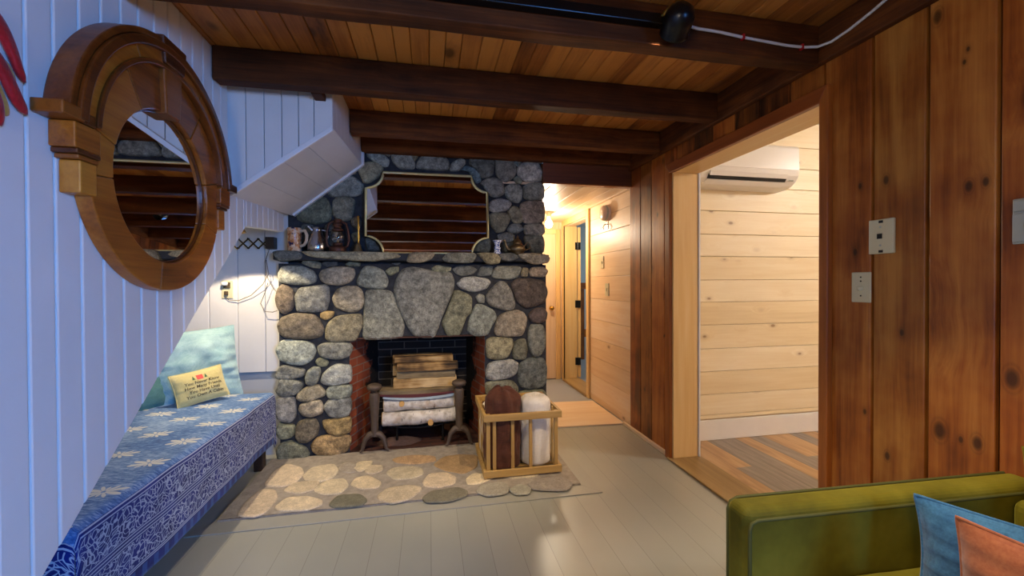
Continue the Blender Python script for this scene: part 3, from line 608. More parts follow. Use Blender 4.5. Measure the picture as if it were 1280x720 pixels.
# ---- stair enclosure above: front face, sloping soffit, right cheek
SX=-.468
bx=[XL-.03,-.856,-.776,-.698,-.623,-.552,SX]
sl=lambda x:1.612 if x<-.93 else 1.612+(x+.93)*(1.961-1.612)/(SX+.93)
m=MB()
for a,b in zip(bx[:-1],bx[1:]):
    a+=.0015; b-=(.0015 if b<SX else -.002)
    m.hexa([(a,2.222,sl(a)),(b,2.222,sl(b)),(b,2.222,ZC),(a,2.222,ZC)],[(a,2.2,sl(a)),(b,2.2,sl(b)),(b,2.2,ZC),(a,2.2,ZC)])
struct(m.build('wall_stair_front',M['white'],bevel=.003))
m=MB()
sr=lambda x:1.66+(x+.93)*(2.035-1.66)/(SX+.93)
tcut=[0,.24,.5,.74,1]
for a,b in zip(tcut[:-1],tcut[1:]):
    xa=XL+(SX-XL)*(a+.003); xb=XL+(SX-XL)*(b-.003)
    q=[(xa,2.205,sl(xa)),(xb,2.205,sl(xb)),(xb,3.115,sr(xb)),(xa,3.115,sr(xa))]
    m.hexa([(x,y,z+.02) for x,y,z in q],q)
struct(m.build('ceiling_stair_soffit',M['white'],bevel=.002))
m=MB()
for i in range(9):
    ya=max(2.2225,2.2+i*.1013); yb=2.2+i*.1013+.0998
    za=1.961+(ya-2.2)*.0813; zb=1.961+(yb-2.2)*.0813
    m.hexa([(SX-.018,ya,za),(SX-.018,yb,zb),(SX-.018,yb,ZC),(SX-.018,ya,ZC)],[(SX+.002,ya,za),(SX+.002,yb,zb),(SX+.002,yb,ZC),(SX+.002,ya,ZC)])
struct(m.build('wall_stair_cheek',M['white'],bevel=.002))
# rail where soffit meets the chimney, and the little bead along the front edge
m=MB()
q=[(XL+.02,1.655),(SX+.02,2.03),(SX+.02,2.13),(SX-.005,2.13),(SX-.005,2.065),(XL+.0,1.69)]
m.hexa([(x,3.118,z) for x,z in q],[(x,3.085,z) for x,z in q])
q=[(XL+.002,1.598),(SX+.004,1.945),(SX+.004,1.975),(XL+.002,1.628)]
m.hexa([(x,2.206,z) for x,z in q],[(x,2.19,z) for x,z in q])
struct(m.build('trim_4',M['white2'],bevel=.003))

# ---- alcove under the stairs
m=MB()
for a,b in zip([-1.95,-1.80,-1.625,-1.455,-1.28,-1.11],[-1.80,-1.625,-1.455,-1.28,-1.11,-.96]):
    m.box(a+.002,b-.002,3.14,3.16,.585,2.0)
struct(m.build('wall_alcove_back',M['white'],bevel=.004))
m=MB(); m.box(-1.95,-.96,3.165,3.22,0,2.0); m.box(-1.95,-.96,3.150,3.164,.59,2.0); struct(m.build('wall_alcove_back.001',M['plaster']))
m=MB(); m.box(-1.99,-1.95,-.5,3.22,0,2.3); struct(m.build('wall_alcove_left',M['white']))
m=MB()
q=[(.60,-.02),(2.392,1.53),(2.80,1.93),(3.139,1.95),(3.139,2.0),(2.77,1.98),(2.36,1.58),(.53,0)]
m.hexa([(-1.95,y,z) for y,z in q],[(XL-.036,y,z) for y,z in q]); struct(m.build('ceiling_alcove',M['white']))

# ---- right wall: wide stained pine boards
def rboards(mb, ys, z0, z1, x=XR, gap=.003, d=.02):
    for a,b in zip(ys[:-1],ys[1:]):
        mb.box(x,x+d,a+gap,b-gap,z0,z1,tn())
m=MB()
near=[1.437-.0,1.246,1.074,.900,.715,.54,.385,.21,.03,-.14,-.33,-.5,-.68,-.84,-1.03,-1.2,-1.4,-1.57,-1.75,-1.95,-2.1,-2.3,-2.5,-2.66,-2.85,-3.1][::-1]
ncut=[q for q in near if q>=-1.2]; fcut=[q for q in near if q<=-1.2]; wcut=[q for q in fcut if -2.5<=q<=-1.2]
rboards(m,ncut,0,ZC,gap=.0045); rboards(m,[q for q in fcut if q<=-2.5],0,ZC,gap=.0045)
rboards(m,wcut,0,.80,gap=.0045); rboards(m,wcut,1.98,ZC,gap=.0045)
rboards(m,[2.52,2.627,2.80,2.96,3.135],0,ZC)
rboards(m,[1.437,1.606,1.782,1.953,2.127,2.298,2.48,2.52],1.93,ZC)
struct(m.build('wall_right',M['pine_wall'],bevel=.0045,seg=2))
m=MB(); m.box(1.621,1.75,-1.2,1.435,0,2.4); m.box(1.621,1.75,-3.16,-2.5,0,2.4); m.box(1.621,1.75,-2.5,-1.2,0,.8); m.box(1.621,1.75,-2.5,-1.2,1.98,2.4); m.box(1.621,1.75,2.535,3.135,0,2.4); m.box(1.621,1.75,1.435,2.535,1.94,2.4)
struct(m.build('wall_right.001',M['beam_z']))
# casing of the wide opening
m=MB(); m.box(1.572,1.60,1.398,1.437,0,1.985,tn()); m.box(1.572,1.60,2.521,2.578,0,1.985,tn())
struct(m.build('trim_5',M['trim'],bevel=.004))
m=MB(); q=[(1.398,1.985),(2.578,1.985),(2.521,1.92),(1.437,1.92)]
m.hexa([(1.6,y,z) for y,z in q],[(1.571,y,z) for y,z in q],tn()); struct(m.build('trim_6',M['trimy'],bevel=.004))
# pine jamb lining
m=MB(); m.box(1.592,1.775,2.507,2.535,0.014,1.921,tn()); m.box(1.592,1.775,1.437,1.45,0.014,1.921,tn()); struct(m.build('trim_7',M['jamb'],bevel=.002))
m=MB(); m.box(1.592,1.775,1.437,2.535,1.921,1.94,tn()); struct(m.build('trim_8',M['jamby'],bevel=.002))
m=MB(); m.box(1.777,1.79,2.50,2.58,0,1.98); m.box(1.777,1.79,1.36,2.4995,1.93,1.98); struct(m.build('trim_9',M['white2'],bevel=.002))
# shoe strip
m=MB(); m.box(1.582,1.60,2.579,3.23,0.0005,.03,tn()); struct(m.build('trim_10',M['raw_y'],bevel=.004))
# dark trimmer along the top of the right wall
m=MB(); m.box(1.568,1.599,-3.1,3.135,2.082,ZC-.001,tn()); struct(m.build('trim_11',M['beam_y'],bevel=.004))

# ---- back wall with a window (behind the camera)
m=MB(); m.box(-1.0,1.75,-3.16,-3.1,0,2.3)
struct(m.build('wall_back',M['pine_x']))
m=MB()
for y0,y1,z0,z1 in ((-2.55,-2.46,.76,2.02),(-1.24,-1.15,.76,2.02),(-2.55,-1.15,1.94,2.02),(-2.55,-1.15,.76,.84),(-1.88,-1.82,.76,2.02)): m.box(1.585,1.76,y0,y1,z0,z1)
w=struct(m.build('window_1',M['white2'],bevel=.004))

# ---- ceiling boards, beams
m=MB()
xs=[-1.0]
while xs[-1]<1.62: xs.append(xs[-1]+rnd.choice([.07,.08,.085,.09,.1]))
for a,b in zip(xs[:-1],xs[1:]):
    t=tn(); t=(.25+.75*t[0],t[1],t[2])
    m.box(a+.0012,b-.0012,-3.12,3.2,ZC,ZC+.02,t)
struct(m.build('ceiling',M['ceil'],bevel=.003,seg=1))
m=MB(); m.box(-1.05,1.75,-3.16,3.25,ZC+.021,ZC+.06); struct(m.build('ceiling.001',M['beam_y']))
def beam(y, z0=2.088, t=.075, x0=XL+.004, x1=1.567, label='', z1=ZC-.001):
    bm_=MB()
    n=36; ring=[]
    r2=random.Random(int(y*1000))
    vs=[];fs=[]
    for i in range(n+1):
        x=x0+(x1-x0)*i/n
        w=lambda k: .004*noise.noise((x*3.1+k*7.7,y*5,k*1.3))
        vs+= [(x,y+w(0),z0+w(1)),(x,y+t+w(2),z0+w(3)),(x,y+t+w(2),z1),(x,y+w(0),z1)]
    for i in range(n):
        for k in range(4): fs.append((i*4+k,i*4+(k+1)%4,(i+1)*4+(k+1)%4,(i+1)*4+k)[::-1])
    fs.append((0,1,2,3)); fs.append(tuple(n*4+k for k in (3,2,1,0)))
    bm_.add(vs,fs,tn())
    o=bm_.build('ceiling_beam',M['beam_x'],bevel=.006,limit=50)
    return tag(o,label,'beam','ceiling beams')
beam(1.43,2.078,label='dark ceiling beam nearest the camera, carrying the black track light')
beam(2.04,label='dark rough ceiling beam running to the top corner of the white stair enclosure')
beam(2.63,2.095,x0=SX+.006,label='dark ceiling beam second from the stone chimney')
for yy,s in ((.83,'ceiling beam just overhead, in front of the track light beam'),(.23,'ceiling beam above the camera position'),(-.37,'ceiling beam behind the camera, seen only in the mirrors'),(-.97,'ceiling beam well behind the camera'),(-1.57,'ceiling beam near the rear of the room'),(-2.2,'rearmost ceiling beam by the back wall')):
    beam(yy,label='dark rough '+s)
m=MB(); m.box(SX+.006,1.567,3.05,3.112,2.118,ZC-.001,tn()); o=m.build('ceiling_beam',M['beam_x'],bevel=.005); tag(o,'dark ceiling beam tight against the top of the stone chimney','beam','ceiling beams')
m=MB(); m.box(.86,1.598,3.095,3.16,1.966,2.117,tn()); o=m.build('header_board',M['pine_x'] if 0 else wood('header_wood',[(.2,'#3a1a0a'),(.5,'#6e3a18'),(.8,'#8a5024')],'x',.5,.8,.6),bevel=.004)
tag(o,'reddish brown header board over the hall entrance beside the chimney','header board')
m=MB(); m.box(.86,1.598,3.09,3.16,1.9556,1.9655,tn()); struct(m.build('trim_12',M['trim'],bevel=.002))

m=MB(); m.box(-.545,-.495,2.118,2.199,2.088,2.118,tn()); tag(m.build('wood_block',M['beam_x'],bevel=.003),'small wood block tucked under the beam at the white stair enclosure','wood block')
# ---- room beyond the opening
m=MB()
zs=[.155,.186,.341,.515,.688,.868,1.041,1.208,1.387,1.553,1.732,1.917,2.082,2.25,2.45]
for a,b in zip(zs[:-1],zs[1:]): m.box(1.777,4.6,2.79,2.81,a+.0012,b-.0012,tn())
struct(m.build('wall_room_far',M['pale'],bevel=.004))
m=MB(); m.box(1.777,4.6,2.811,2.85,0,2.5); struct(m.build('wall_room_far.001',M['raw_x']))
m=MB(); m.box(1.777,4.6,2.772,2.789,0.001,.152); struct(m.build('baseboard_room',M['white2'],bevel=.003))
m=MB(); m.box(4.6,4.65,-.6,2.85,0,2.5); m.box(1.777,4.65,-.65,-.6,0,2.5); struct(m.build('wall_room_side',M['raw_y']))
m=MB(); m.box(1.777,4.65,-.65,2.85,2.45,2.5); struct(m.build('ceiling.002',M['white']))
m=MB(); m.box(1.752,1.776,-.6,1.435,0,2.5); m.box(1.752,1.776,2.536,2.79,0,2.5); m.box(1.752,1.776,1.435,2.536,1.942,2.5); struct(m.build('wall_room_near',M['raw_y']))

# ---- hall
m=MB()
zs=[0.002,.06,.264,.449,.634,.826,1.032,1.252,1.471,1.669,1.824,1.955]
for a,b in zip(zs[:-1],zs[1:]): m.box(1.62,1.64,3.16,4.035,a+.001,b-.001,tn())
for a,b in zip(zs[:-1],zs[1:]): m.box(1.62,1.64,4.905,5.0,a+.001,b-.001,tn())
struct(m.build('wall_hall_right',M['raw_y'],bevel=.003))
m=MB(); m.box(1.642,1.75,3.16,4.09,0,2.1); m.box(1.642,1.75,4.87,5.1,0,2.1); m.box(1.642,1.75,4.09,4.87,1.885,2.1); struct(m.build('wall_hall_right.001',M['raw_y']))
m=MB()
xa=.55
while xa<1.75:
    m.box(xa+.001,min(xa+.128,1.75),3.14,5.1,1.955,1.975,tn()); xa+=.13
struct(m.build('ceiling.003',M['raw_y'],bevel=.004))
m=MB()
for k in range(12): m.box(.6+k*.09+.001,.69+k*.09-.001,4.98,5.0,0,1.955,tn())
struct(m.build('wall_hall_end',M['raw_z'],bevel=.003))
m=MB(); m.box(.55,1.75,5.001,5.1,0,2.1); struct(m.build('wall_hall_end.001',M['raw_z']))
m=MB(); m.box(.56,.6,3.76,5.1,0,2.0); struct(m.build('wall_hall_left',M['raw_y']))
# casings
m=MB(); m.box(1.598,1.62,4.036,4.10,0,1.954,tn()); m.box(1.598,1.62,4.845,4.905,0,1.954,tn()); struct(m.build('trim_13',M['jamb'],bevel=.003))
m=MB(); m.box(1.598,1.62,4.10,4.845,1.885,1.954,tn()); struct(m.build('trim_14',M['jamby'],bevel=.003))
m=MB(); m.box(1.60,1.775,4.845,4.868,0,1.885,tn()); m.box(1.60,1.775,4.092,4.108,0,1.885,tn()); struct(m.build('trim_15',M['jamb'],bevel=.002))
m=MB(); m.box(1.59,1.80,4.10,4.86,.001,.03,tn()); struct(m.build('trim_16',M['sill'],bevel=.005))
# open door seen on edge, with three black hinges
dx,dy=.31,.951; hx,hy=1.783,4.848; th=.036
q=[(hx,hy),(hx+.72*dx,hy+.72*dy),(hx+.72*dx+th*dy,hy+.72*dy-th*dx),(hx+th*dy,hy-th*dx)]
d=MB(); d.hexa([(x,y,.035) for x,y in q],[(x,y,1.875) for x,y in q],tn()); do=struct(d.build('door_1',M['jamb'],bevel=.002)); ORG[do.name]=Vector((0,0,0))
for z in (1.645,.936,.235):
    h=MB(); h.box(1.748,1.782,4.838,4.8445,z-.045,z+.045); h.box(1.784,1.812,4.826,4.8335,z-.045,z+.045); h.tube([(1.782,4.832,z-.046),(1.782,4.832,z+.046)],.007,10)
    h.build('hinge',M['black'],do,bevel=.001,label='black butt hinge')
# end door with brass knob
d=MB(); d.box(.80,1.535,4.955,4.978,.01,1.80,tn()); de=struct(d.build('door_2',M['raw_z'],bevel=.002))
k=MB(); Mx=Matrix.Rotation(R(90),4,'X')
k.lathe([(.0,.0),(.026,.0),(.026,.006),(.010,.012),(.009,.03),(.024,.04),(.027,.052),(.018,.064),(0,.066)],20,(1.475,4.954,.885),M=Mx); k.build('knob',M['brass'],de,label='round brass door knob')
m=MB(); m.box(1.537,1.595,4.95,4.979,0,1.86,tn()); m.box(.75,1.5365,4.95,4.979,1.801,1.86,tn()); struct(m.build('trim_17',M['jamb'],bevel=.003))
# the small room past the hall door
m=MB(); m.box(3.6,3.65,4.0,7.0,0,2.2); m.box(1.7,3.65,6.95,7.0,0,2.2); m.box(1.752,3.65,3.98,4.03,0,2.2); m.box(1.70,1.75,5.1,7.0,0,2.2); struct(m.build('wall_side_room',M['sky']))
m=MB(); m.box(1.7,3.65,3.98,7.0,2.2,2.25); struct(m.build('ceiling.004',M['white']))
# ================================================================== FIREPLACE
def smooth_poly(p, it=2, cut=.25):
    for _ in range(it):
        q=[]
        for i in range(len(p)):
            a,b=Vector(p[i]),Vector(p[(i+1)%len(p)])
            q += [a*(1-cut)+b*cut, a*cut+b*(1-cut)]
        p=q
    return p
def offset(p, d):
    c=sum((Vector(q) for q in p),Vector((0,0)))/len(p)
    return [Vector(q)+(Vector(q)-c).normalized()*d for q in p]
RINGS=[(1.0,-.35),(1.0,.15),(.975,.45),(.91,.72),(.8,.88),(.62,.97),(.4,1.0),(.18,1.0)]
def add_stone(mb, poly, place, h, color, seed, flat=False, rough=.2, grow=.007):
    p=smooth_poly([Vector(q) for q in poly],1,.16)
    p=smooth_poly(offset(p,grow),1,.2)
    c=sum(p,Vector((0,0)))/len(p); n=len(p)
    rr=random.Random(seed); k=rr.uniform(.85,1.12); tone=tuple(min(1,max(.01,x*k*rr.uniform(.97,1.03))) for x in color)
    vs=[];fs=[]
    rings=RINGS if not flat else [(1.0,-.6),(1.0,.2),(.98,.7),(.93,.95),(.75,1.0),(.4,1.0)]
    tx,ty=rr.uniform(-.5,.5),rr.uniform(-.5,.5)
    for s_,hh in rings:
        for q in p:
            w=c+(q-c)*s_
            nz=noise.noise((w.x*16+seed*3.1,w.y*16,seed*1.7))
            z=h*hh
            if hh>.1: z+= h*rough*2.2*nz + h*(tx*(w.x-c.x)+ty*(w.y-c.y))*2.0*min(1,hh)
            vs.append(place(w.x,w.y,z))
    m_=len(rings)
    for i in range(m_-1):
        for k2 in range(n): fs.append((i*n+k2,i*n+(k2+1)%n,(i+1)*n+(k2+1)%n,(i+1)*n+k2))
    vs.append(place(c.x,c.y,h)); e=len(vs)-1
    for k2 in range(n): fs.append(((m_-1)*n+k2,(m_-1)*n+(k2+1)%n,e))
    # winding: make it face outward
    a=sum((p[i].x*p[(i+1)%n].y-p[(i+1)%n].x*p[i].y) for i in range(n))
    if (a<0)==FLIP[0]: fs=[f[::-1] for f in fs]
    mb.add(vs,fs,tone,True)
FLIP=[True]
PAL=dict(gl=(.36,.35,.335),g=(.235,.225,.21),gd=(.13,.13,.13),tan=(.30,.25,.175),ol=(.21,.20,.15),pk=(.33,.27,.22),pu=(.115,.085,.083),or_=(.36,.235,.115),bl=(.16,.22,.27),gg=(.225,.228,.21),br=(.20,.155,.118))
PAL={k:(v[0]*.86,v[1]*.91,v[2]*.86) for k,v in PAL.items()}
YF,YU,YM=3.065,3.145,2.995     # mortar face below / above the mantel, mantel front
FP=thing('fireplace',(-.07,3.3,0),'floor to ceiling fieldstone fireplace with rough stone mantel and open brick firebox','fireplace')
m=MB()
m.box(-1.0,-.552,YF,3.75,.0,1.33); m.box(.40,.872,YF,3.75,.0,1.33)
m.box(-.552,.40,YF,3.22,.815,1.33); m.box(-.552,.40,3.22,3.75,.83,1.33)
m.box(-.552,.40,3.60,3.75,.0,.83)
m.box(-1.0,.868,YU,3.75,1.331,ZC)
core=m.build('chimney_core',M['mortar'],FP)
st=MB()
FLIP[0]=False
for i,(c,h,p) in enumerate(LOW):
    add_stone(st,p,lambda x,z,d:(x,YF-d,z),h or .036,PAL[c],i+1)
st.build('lower_stone_facing',M['stone'],FP)
st=MB()
for i,(c,h,p) in enumerate(UP):
    add_stone(st,p,lambda x,z,d:(x,YU-d,z),h or .03,PAL[c],i+101,grow=.009)
st.build('upper_stone_facing',M['stone'],FP)
# mantel: rough slab carrying ledge stones
m=MB()
n=44; vs=[];fs=[]
for i in range(n+1):
    x=-1.015+1.895*i/n
    w=lambda k: .006*noise.noise((x*6+k*5.3,k*2.1,4))
    e=1-.02*(i in (0,n))
    vs+=[(x,YM+.012+w(0),1.352+w(1)),(x,YU,1.345),(x,YU,1.402),(x,YM+.008+w(2),1.402+w(3)*.4)]
for i in range(n):
    for k in range(4): fs.append((i*4+k,i*4+(k+1)%4,(i+1)*4+(k+1)%4,(i+1)*4+k)[::-1])
fs.append((0,1,2,3)); fs.append(tuple(n*4+k for k in (3,2,1,0)))
m.add(vs,fs); man=m.build('mantel',M['mortar'],FP,bevel=.006,limit=50)
st=MB()
for i,(c,h,p) in enumerate(MAN):
    p=[(x*1.015,min(z*1.0+.004,1.41)) for x,z in p]
    add_stone(st,p,lambda x,z,d:(x,YM+.012-d,z),.03,PAL[c],i+301,rough=.25)
st.build('ledge_stone',M['stone'],man)
# iron lintel
m=MB(); m.box(-.565,.42,YF-.018,YF+.06,.803,.813); m.build('lintel_bar',wood('lintel_rust',[(.3,'#2a1610'),(.7,'#4a2a1e')],'x',.7,1,0),FP,bevel=.002)
# firebox: splayed brick walls with uv in metres
def wallquad(mb, a, b, z0, z1, th):        # a->b in xy, thickness away from the fire
    L=(Vector(b)-Vector(a)).length; nx,ny=th
    vs=[(a[0],a[1],z0),(b[0],b[1],z0),(b[0],b[1],z1),(a[0],a[1],z1)]
    w=[(x+nx,y+ny,z) for x,y,z in vs]
    mb.add(vs+w,[(0,1,2,3),(7,6,5,4),(0,4,5,1),(1,5,6,2),(2,6,7,3),(3,7,4,0)],uvs=[(0,z0),(L,z0),(L,z1),(0,z1)]*2)
BL,BR,YB=(-.41,3.5),(.30,3.5),3.5
m=MB(); wallquad(m,BL,BR,.02,.83,(0,.05)); m.build('firebox_back',M['bk_black'],FP)
m=MB(); wallquad(m,(-.550,3.07),BL,.02,.83,(-.04,.0)); m.build('firebox_side',M['bk_red'],FP); m=MB(); wallquad(m,(.398,3.07),BR,.02,.83,(.04,0)); m.build('firebox_side',M['bk_red'],FP)
m=MB(); vs=[(-.55,3.05,.02),(.40,3.05,.02),(.40,3.55,.02),(-.55,3.55,.02)]
m.add(vs+[(x,y,.002) for x,y,z in vs],[(0,1,2,3),(7,6,5,4),(0,4,5,1),(1,5,6,2),(2,6,7,3),(3,7,4,0)],uvs=[(x,y) for x,y,z in vs]*2); m.build('firebox_floor',M['bk_floor'],FP)

# ================================================================== HEARTH
HT=thing('hearth',(-.1,2.68,0),'low hearth of pale rounded fieldstones set in mortar in front of the fireplace','hearth')
m=MB(); nx,ny=40,18; vs=[];fs=[]
for j in range(ny+1):
    for i in range(nx+1):
        u=i/nx; v=j/ny; x=-1.045+u*(.862+1.045); y=2.308+v*(3.045-2.308)
        vs.append((x,y,.016+.003*noise.noise((x*9,y*9,1))))
for j in range(ny):
    for i in range(nx): a=j*(nx+1)+i; fs.append((a,a+1,a+nx+2,a+nx+1))
m.add(vs,fs,smooth=True); m.box(-1.045,.862,2.308,3.045,.001,.0125); m.build('mortar_bed',M['hmortar'],HT)
st=MB(); FLIP[0]=True
HP=dict(t=(.62,.52,.37),d=(.17,.16,.12),g=(.36,.33,.28),b=(.42,.28,.15))
for i,(c,h,p) in enumerate(HEA):
    add_stone(st,p,lambda x,y,d:(x,y,.0165+d),.0055,HP[c],i+501,flat=True,rough=.1,grow=.016)
st.build('hearth_stones',M['hstone'],HT)

# ================================================================== FIREBOX CONTENTS
def andiron(x, y, tilt, label):
    T=thing('andiron',(x,y,.021),label,'andiron','pair of andirons')
    b=MB()
    # forged post: tapered, octagonal, waisted near the ball
    b.tube([(x,y,.13),(x,y,.17),(x,y,.25),(x,y,.385),(x,y,.425),(x,y,.436)],[.030,.026,.026,.036,.034,.018],8)
    b.build('post',M['iron'],T,bevel=.003)
    k=MB(); k.lathe([(0,.434),(.02,.436),(.022,.446),(.046,.454),(.052,.466),(.048,.482),(.03,.492),(0,.496)],20,(x,y,0)); k.build('finial',M['iron'],T)
    for s in (-1,1):
        g=MB(); g.tube([(x,y,.145),(x+s*.035,y-.004,.138),(x+s*.062,y-.01,.11),(x+s*.074,y-.014,.07),(x+s*.082,y-.018,.038),(x+s*.098,y-.022,.030)],[.026,.023,.018,.015,.013,.0085],8); g.build('leg',M['iron'],T,bevel=.002)
    g=MB(); g.tube([(x,y+.01,.135),(x,y+.08,.13),(x,y+.32,.125),(x,y+.35,.10),(x,y+.355,.029)],[.011]*4+[.008],8,sq=False); g.build('log_bar',M['iron'],T)
    return T
andiron(-.382,3.03,0,'left cast iron andiron with ball top in the firebox')
andiron(.205,3.03,0,'right cast iron andiron with ball top, beside the wooden crate')
G=thing('fire_grate',(-.09,3.25,.021),'black iron grate holding the birch logs between the andirons','grate')
g=MB()
for yy in (3.12,3.2,3.28,3.36): g.tube([(-.30,yy,.165),(-.2,yy,.142),(-.08,yy,.136),(.04,yy,.142),(.14,yy,.165)],.009,8)
g.build('bar',M['blackiron'],G)
g=MB()
for xx in (-.24,-.15,-.06,.03,.1): g.tube([(xx,3.105,.165),(xx,3.115,.15),(xx,3.24,.146),(xx,3.37,.15)],.006,8)
g.build('cross_rod',M['blackiron'],G)
for xx in (-.24,.09):
    for yy in (3.14,3.34):
        g=MB(); g.tube([(xx,yy,.146),(xx,yy,.023)],.009,8); g.build('leg',M['blackiron'],G)
def log(name, a, b, r, mat, label, group, knot=None, lump=.12, seed=1, sag=0):
    b_=MB(); a=Vector(a); b=Vector(b); n=14; pts=[]; rs=[]
    for i in range(n+1):
        t=i/n; p=a.lerp(b,t); p.z-=sag*4*t*(1-t); p.z+=.006*noise.noise((t*4,seed,2)); p.y+=.006*noise.noise((t*4,seed,5))
        pts.append(p); rs.append(r*(1+lump*noise.noise((t*6,seed*3.3,9))))
    b_.tube(pts,rs,18); o=b_.build(name,mat,None)
    tag(o,label,'log',group); ORG[o.name]=Vector((0,0,0))
    d=(b-a).normalized()
    for e,s in ((0,-1),(n,1)):
        c=MB(); c.tube([pts[e]+d*s*.0005,pts[e]+d*s*.004],rs[e]*.93,18); c.build('cut_end',M['birchend'],o,label='pale sawn end')
    if knot:
        c=MB(); p=a.lerp(b,knot[0]); c.tube([p+Vector((0,-r*.8,knot[1])),p+Vector((0,-r-.012,knot[1]))],[.02,.018],14); c.build('cut_knot',M['birchend'],o,label='pale sawn branch stub')
    return o
log('birch_log',(-.335,3.105,.218),(.200,3.11,.226),.052,M['birch'],'white birch log lowest on the grate between the andirons','birch logs in the grate',(.63,-.038),seed=2,sag=.006)
log('birch_log',(-.325,3.115,.315),(.172,3.12,.322),.046,M['birch'],'white birch log with a sawn knot, resting on the lowest log','birch logs in the grate',(.25,.012),seed=5)
log('back_log',(-.30,3.225,.225),(.16,3.225,.225),.05,M['bark'],'bark covered log hidden behind the lower birch log','logs behind the birch logs',seed=6)
log('back_log',(-.28,3.225,.322),(.16,3.225,.322),.045,M['bark'],'bark covered log hidden behind the upper birch log','logs behind the birch logs',seed=7)
# bowed half log laid across in front, bark side out
cl=MB(); n=20
def arc(t,z0): return z0-.030*4*t*(1-t)
for nm,(za,zb),mt in (('o',(.372,.412),'bark'),):
    pass
H_=thing('curved_log',(-.07,3.11,.37),'thin bowed piece of wood lying across the andirons above the birch logs','log')
def strip(z0,z1,y0,y1,x0=-.355,x1=.19):
    b_=MB(); vs=[];fs=[]
    for i in range(n+1):
        t=i/n; x=x0+(x1-x0)*t; dz=-.020*4*t*(1-t)
        vs+=[(x,y0,z0+dz),(x,y1,z0+dz),(x,y1,z1+dz*.5),(x,y0,z1+dz*.5)]
    for i in range(n):
        for k in range(4): fs.append((i*4+k,i*4+(k+1)%4,(i+1)*4+(k+1)%4,(i+1)*4+k)[::-1])
    fs.append((0,1,2,3)); fs.append(tuple(n*4+k for k in (3,2,1,0)))
    b_.add(vs,fs,tn()); return b_
strip(.406,.432,3.065,3.19).build('bark_face',M['bark'],H_,bevel=.004,label='olive brown bark')
strip(.391,.4055,3.06,3.18).build('inner_bark',M['bark2'],H_,bevel=.003,label='maroon inner bark')
strip(.3725,.3905,3.062,3.17,-.33,.185).build('sapwood',plain('pale_blue_grey_wood','#9fb0b8',.8,var=.2),H_,bevel=.003,label='pale bluish underside')
def split(x0,x1,y,z,w,h,rot,mat,label,seed):
    b_=MB(); rr=random.Random(seed); n=16; prof=[(-w/2,-h/2),(w/2,-h/2+.004),(w/2-.004,h*.25),(w*.15,h/2),(-w/2+.006,h*.42)]
    vs=[];fs=[]; k=len(prof); c,s=math.cos(rot),math.sin(rot)
    for i in range(n+1):
        t=i/n; x=x0+(x1-x0)*t
        for j,(a,b) in enumerate(prof):
            a2=a+.004*noise.noise((t*5,j*3.1,seed)); b2=b+.005*noise.noise((t*5,j*3.1,seed+9))
            vs.append((x,y+a2*c-b2*s,z+a2*s+b2*c))
    for i in range(n):
        for j in range(k): fs.append((i*k+j,i*k+(j+1)%k,(i+1)*k+(j+1)%k,(i+1)*k+j)[::-1])
    fs.append(tuple(range(k))); fs.append(tuple(n*k+j for j in reversed(range(k))))
    b_.add(vs,fs,tn()); o=b_.build('split_log',mat,None,bevel=.003)
    return tag(o,label,'log','split firewood stacked in the firebox')
split(-.262,.195,3.17,.462,.10,.072,.0,M['split'],'split log at the bottom of the firewood stack, with greyish bark streaks',1)
split(-.24,.185,3.175,.523,.09,.055,.0,M['bark'],'dark barked split log second from the bottom of the firewood stack',2)
split(-.235,.205,3.165,.580,.10,.062,.0,M['split'],'broad pale split log second from the top of the firewood stack',3)
split(-.255,.17,3.18,.632,.08,.044,.0,M['split'],'thin split log on top of the firewood stack',4)
split(-.275,.17,3.27,.46,.085,.07,.0,M['bark'],'split log hidden behind the bottom of the firewood stack',5)
split(-.275,.17,3.27,.54,.085,.08,.0,M['split'],'split log hidden behind the middle of the firewood stack',6)
split(-.275,.17,3.275,.62,.08,.07,.0,M['split'],'split log hidden behind the top of the firewood stack',7)
a=MB(); vs=[];fs=[]
def ash(cx,cy,rx,ry,h,seed):
    vs=[(cx,cy,.022+h)];fs=[]
    for i,(s_,hh) in enumerate(((.35,.9),(.7,.5),(1,0))):
        for k in range(24):
            an=2*math.pi*k/24; j=1+.25*noise.noise((math.cos(an)*2,math.sin(an)*2,seed))
            vs.append((cx+rx*s_*j*math.cos(an),cy+ry*s_*j*math.sin(an),.0215+h*hh*(1+.4*noise.noise((an*2,i,seed)))))
    for k in range(24):
        fs.append((0,1+k,1+(k+1)%24))
        for i in range(2): fs.append((1+i*24+k,1+(i+1)*24+k,1+(i+1)*24+(k+1)%24,1+i*24+(k+1)%24))
    return vs,fs
v_,f_=ash(-.23,3.18,.16,.09,.035,3); a.add(v_,f_,smooth=True); o=a.build('ash_heap',plain('brown_ash','#4e3a32',.95,var=.5,scale=60,bump=.6)); tag(o,'small heap of brown ash on the firebox floor under the grate','ash')

# ================================================================== MANTEL OBJECTS
ZM=1.4045
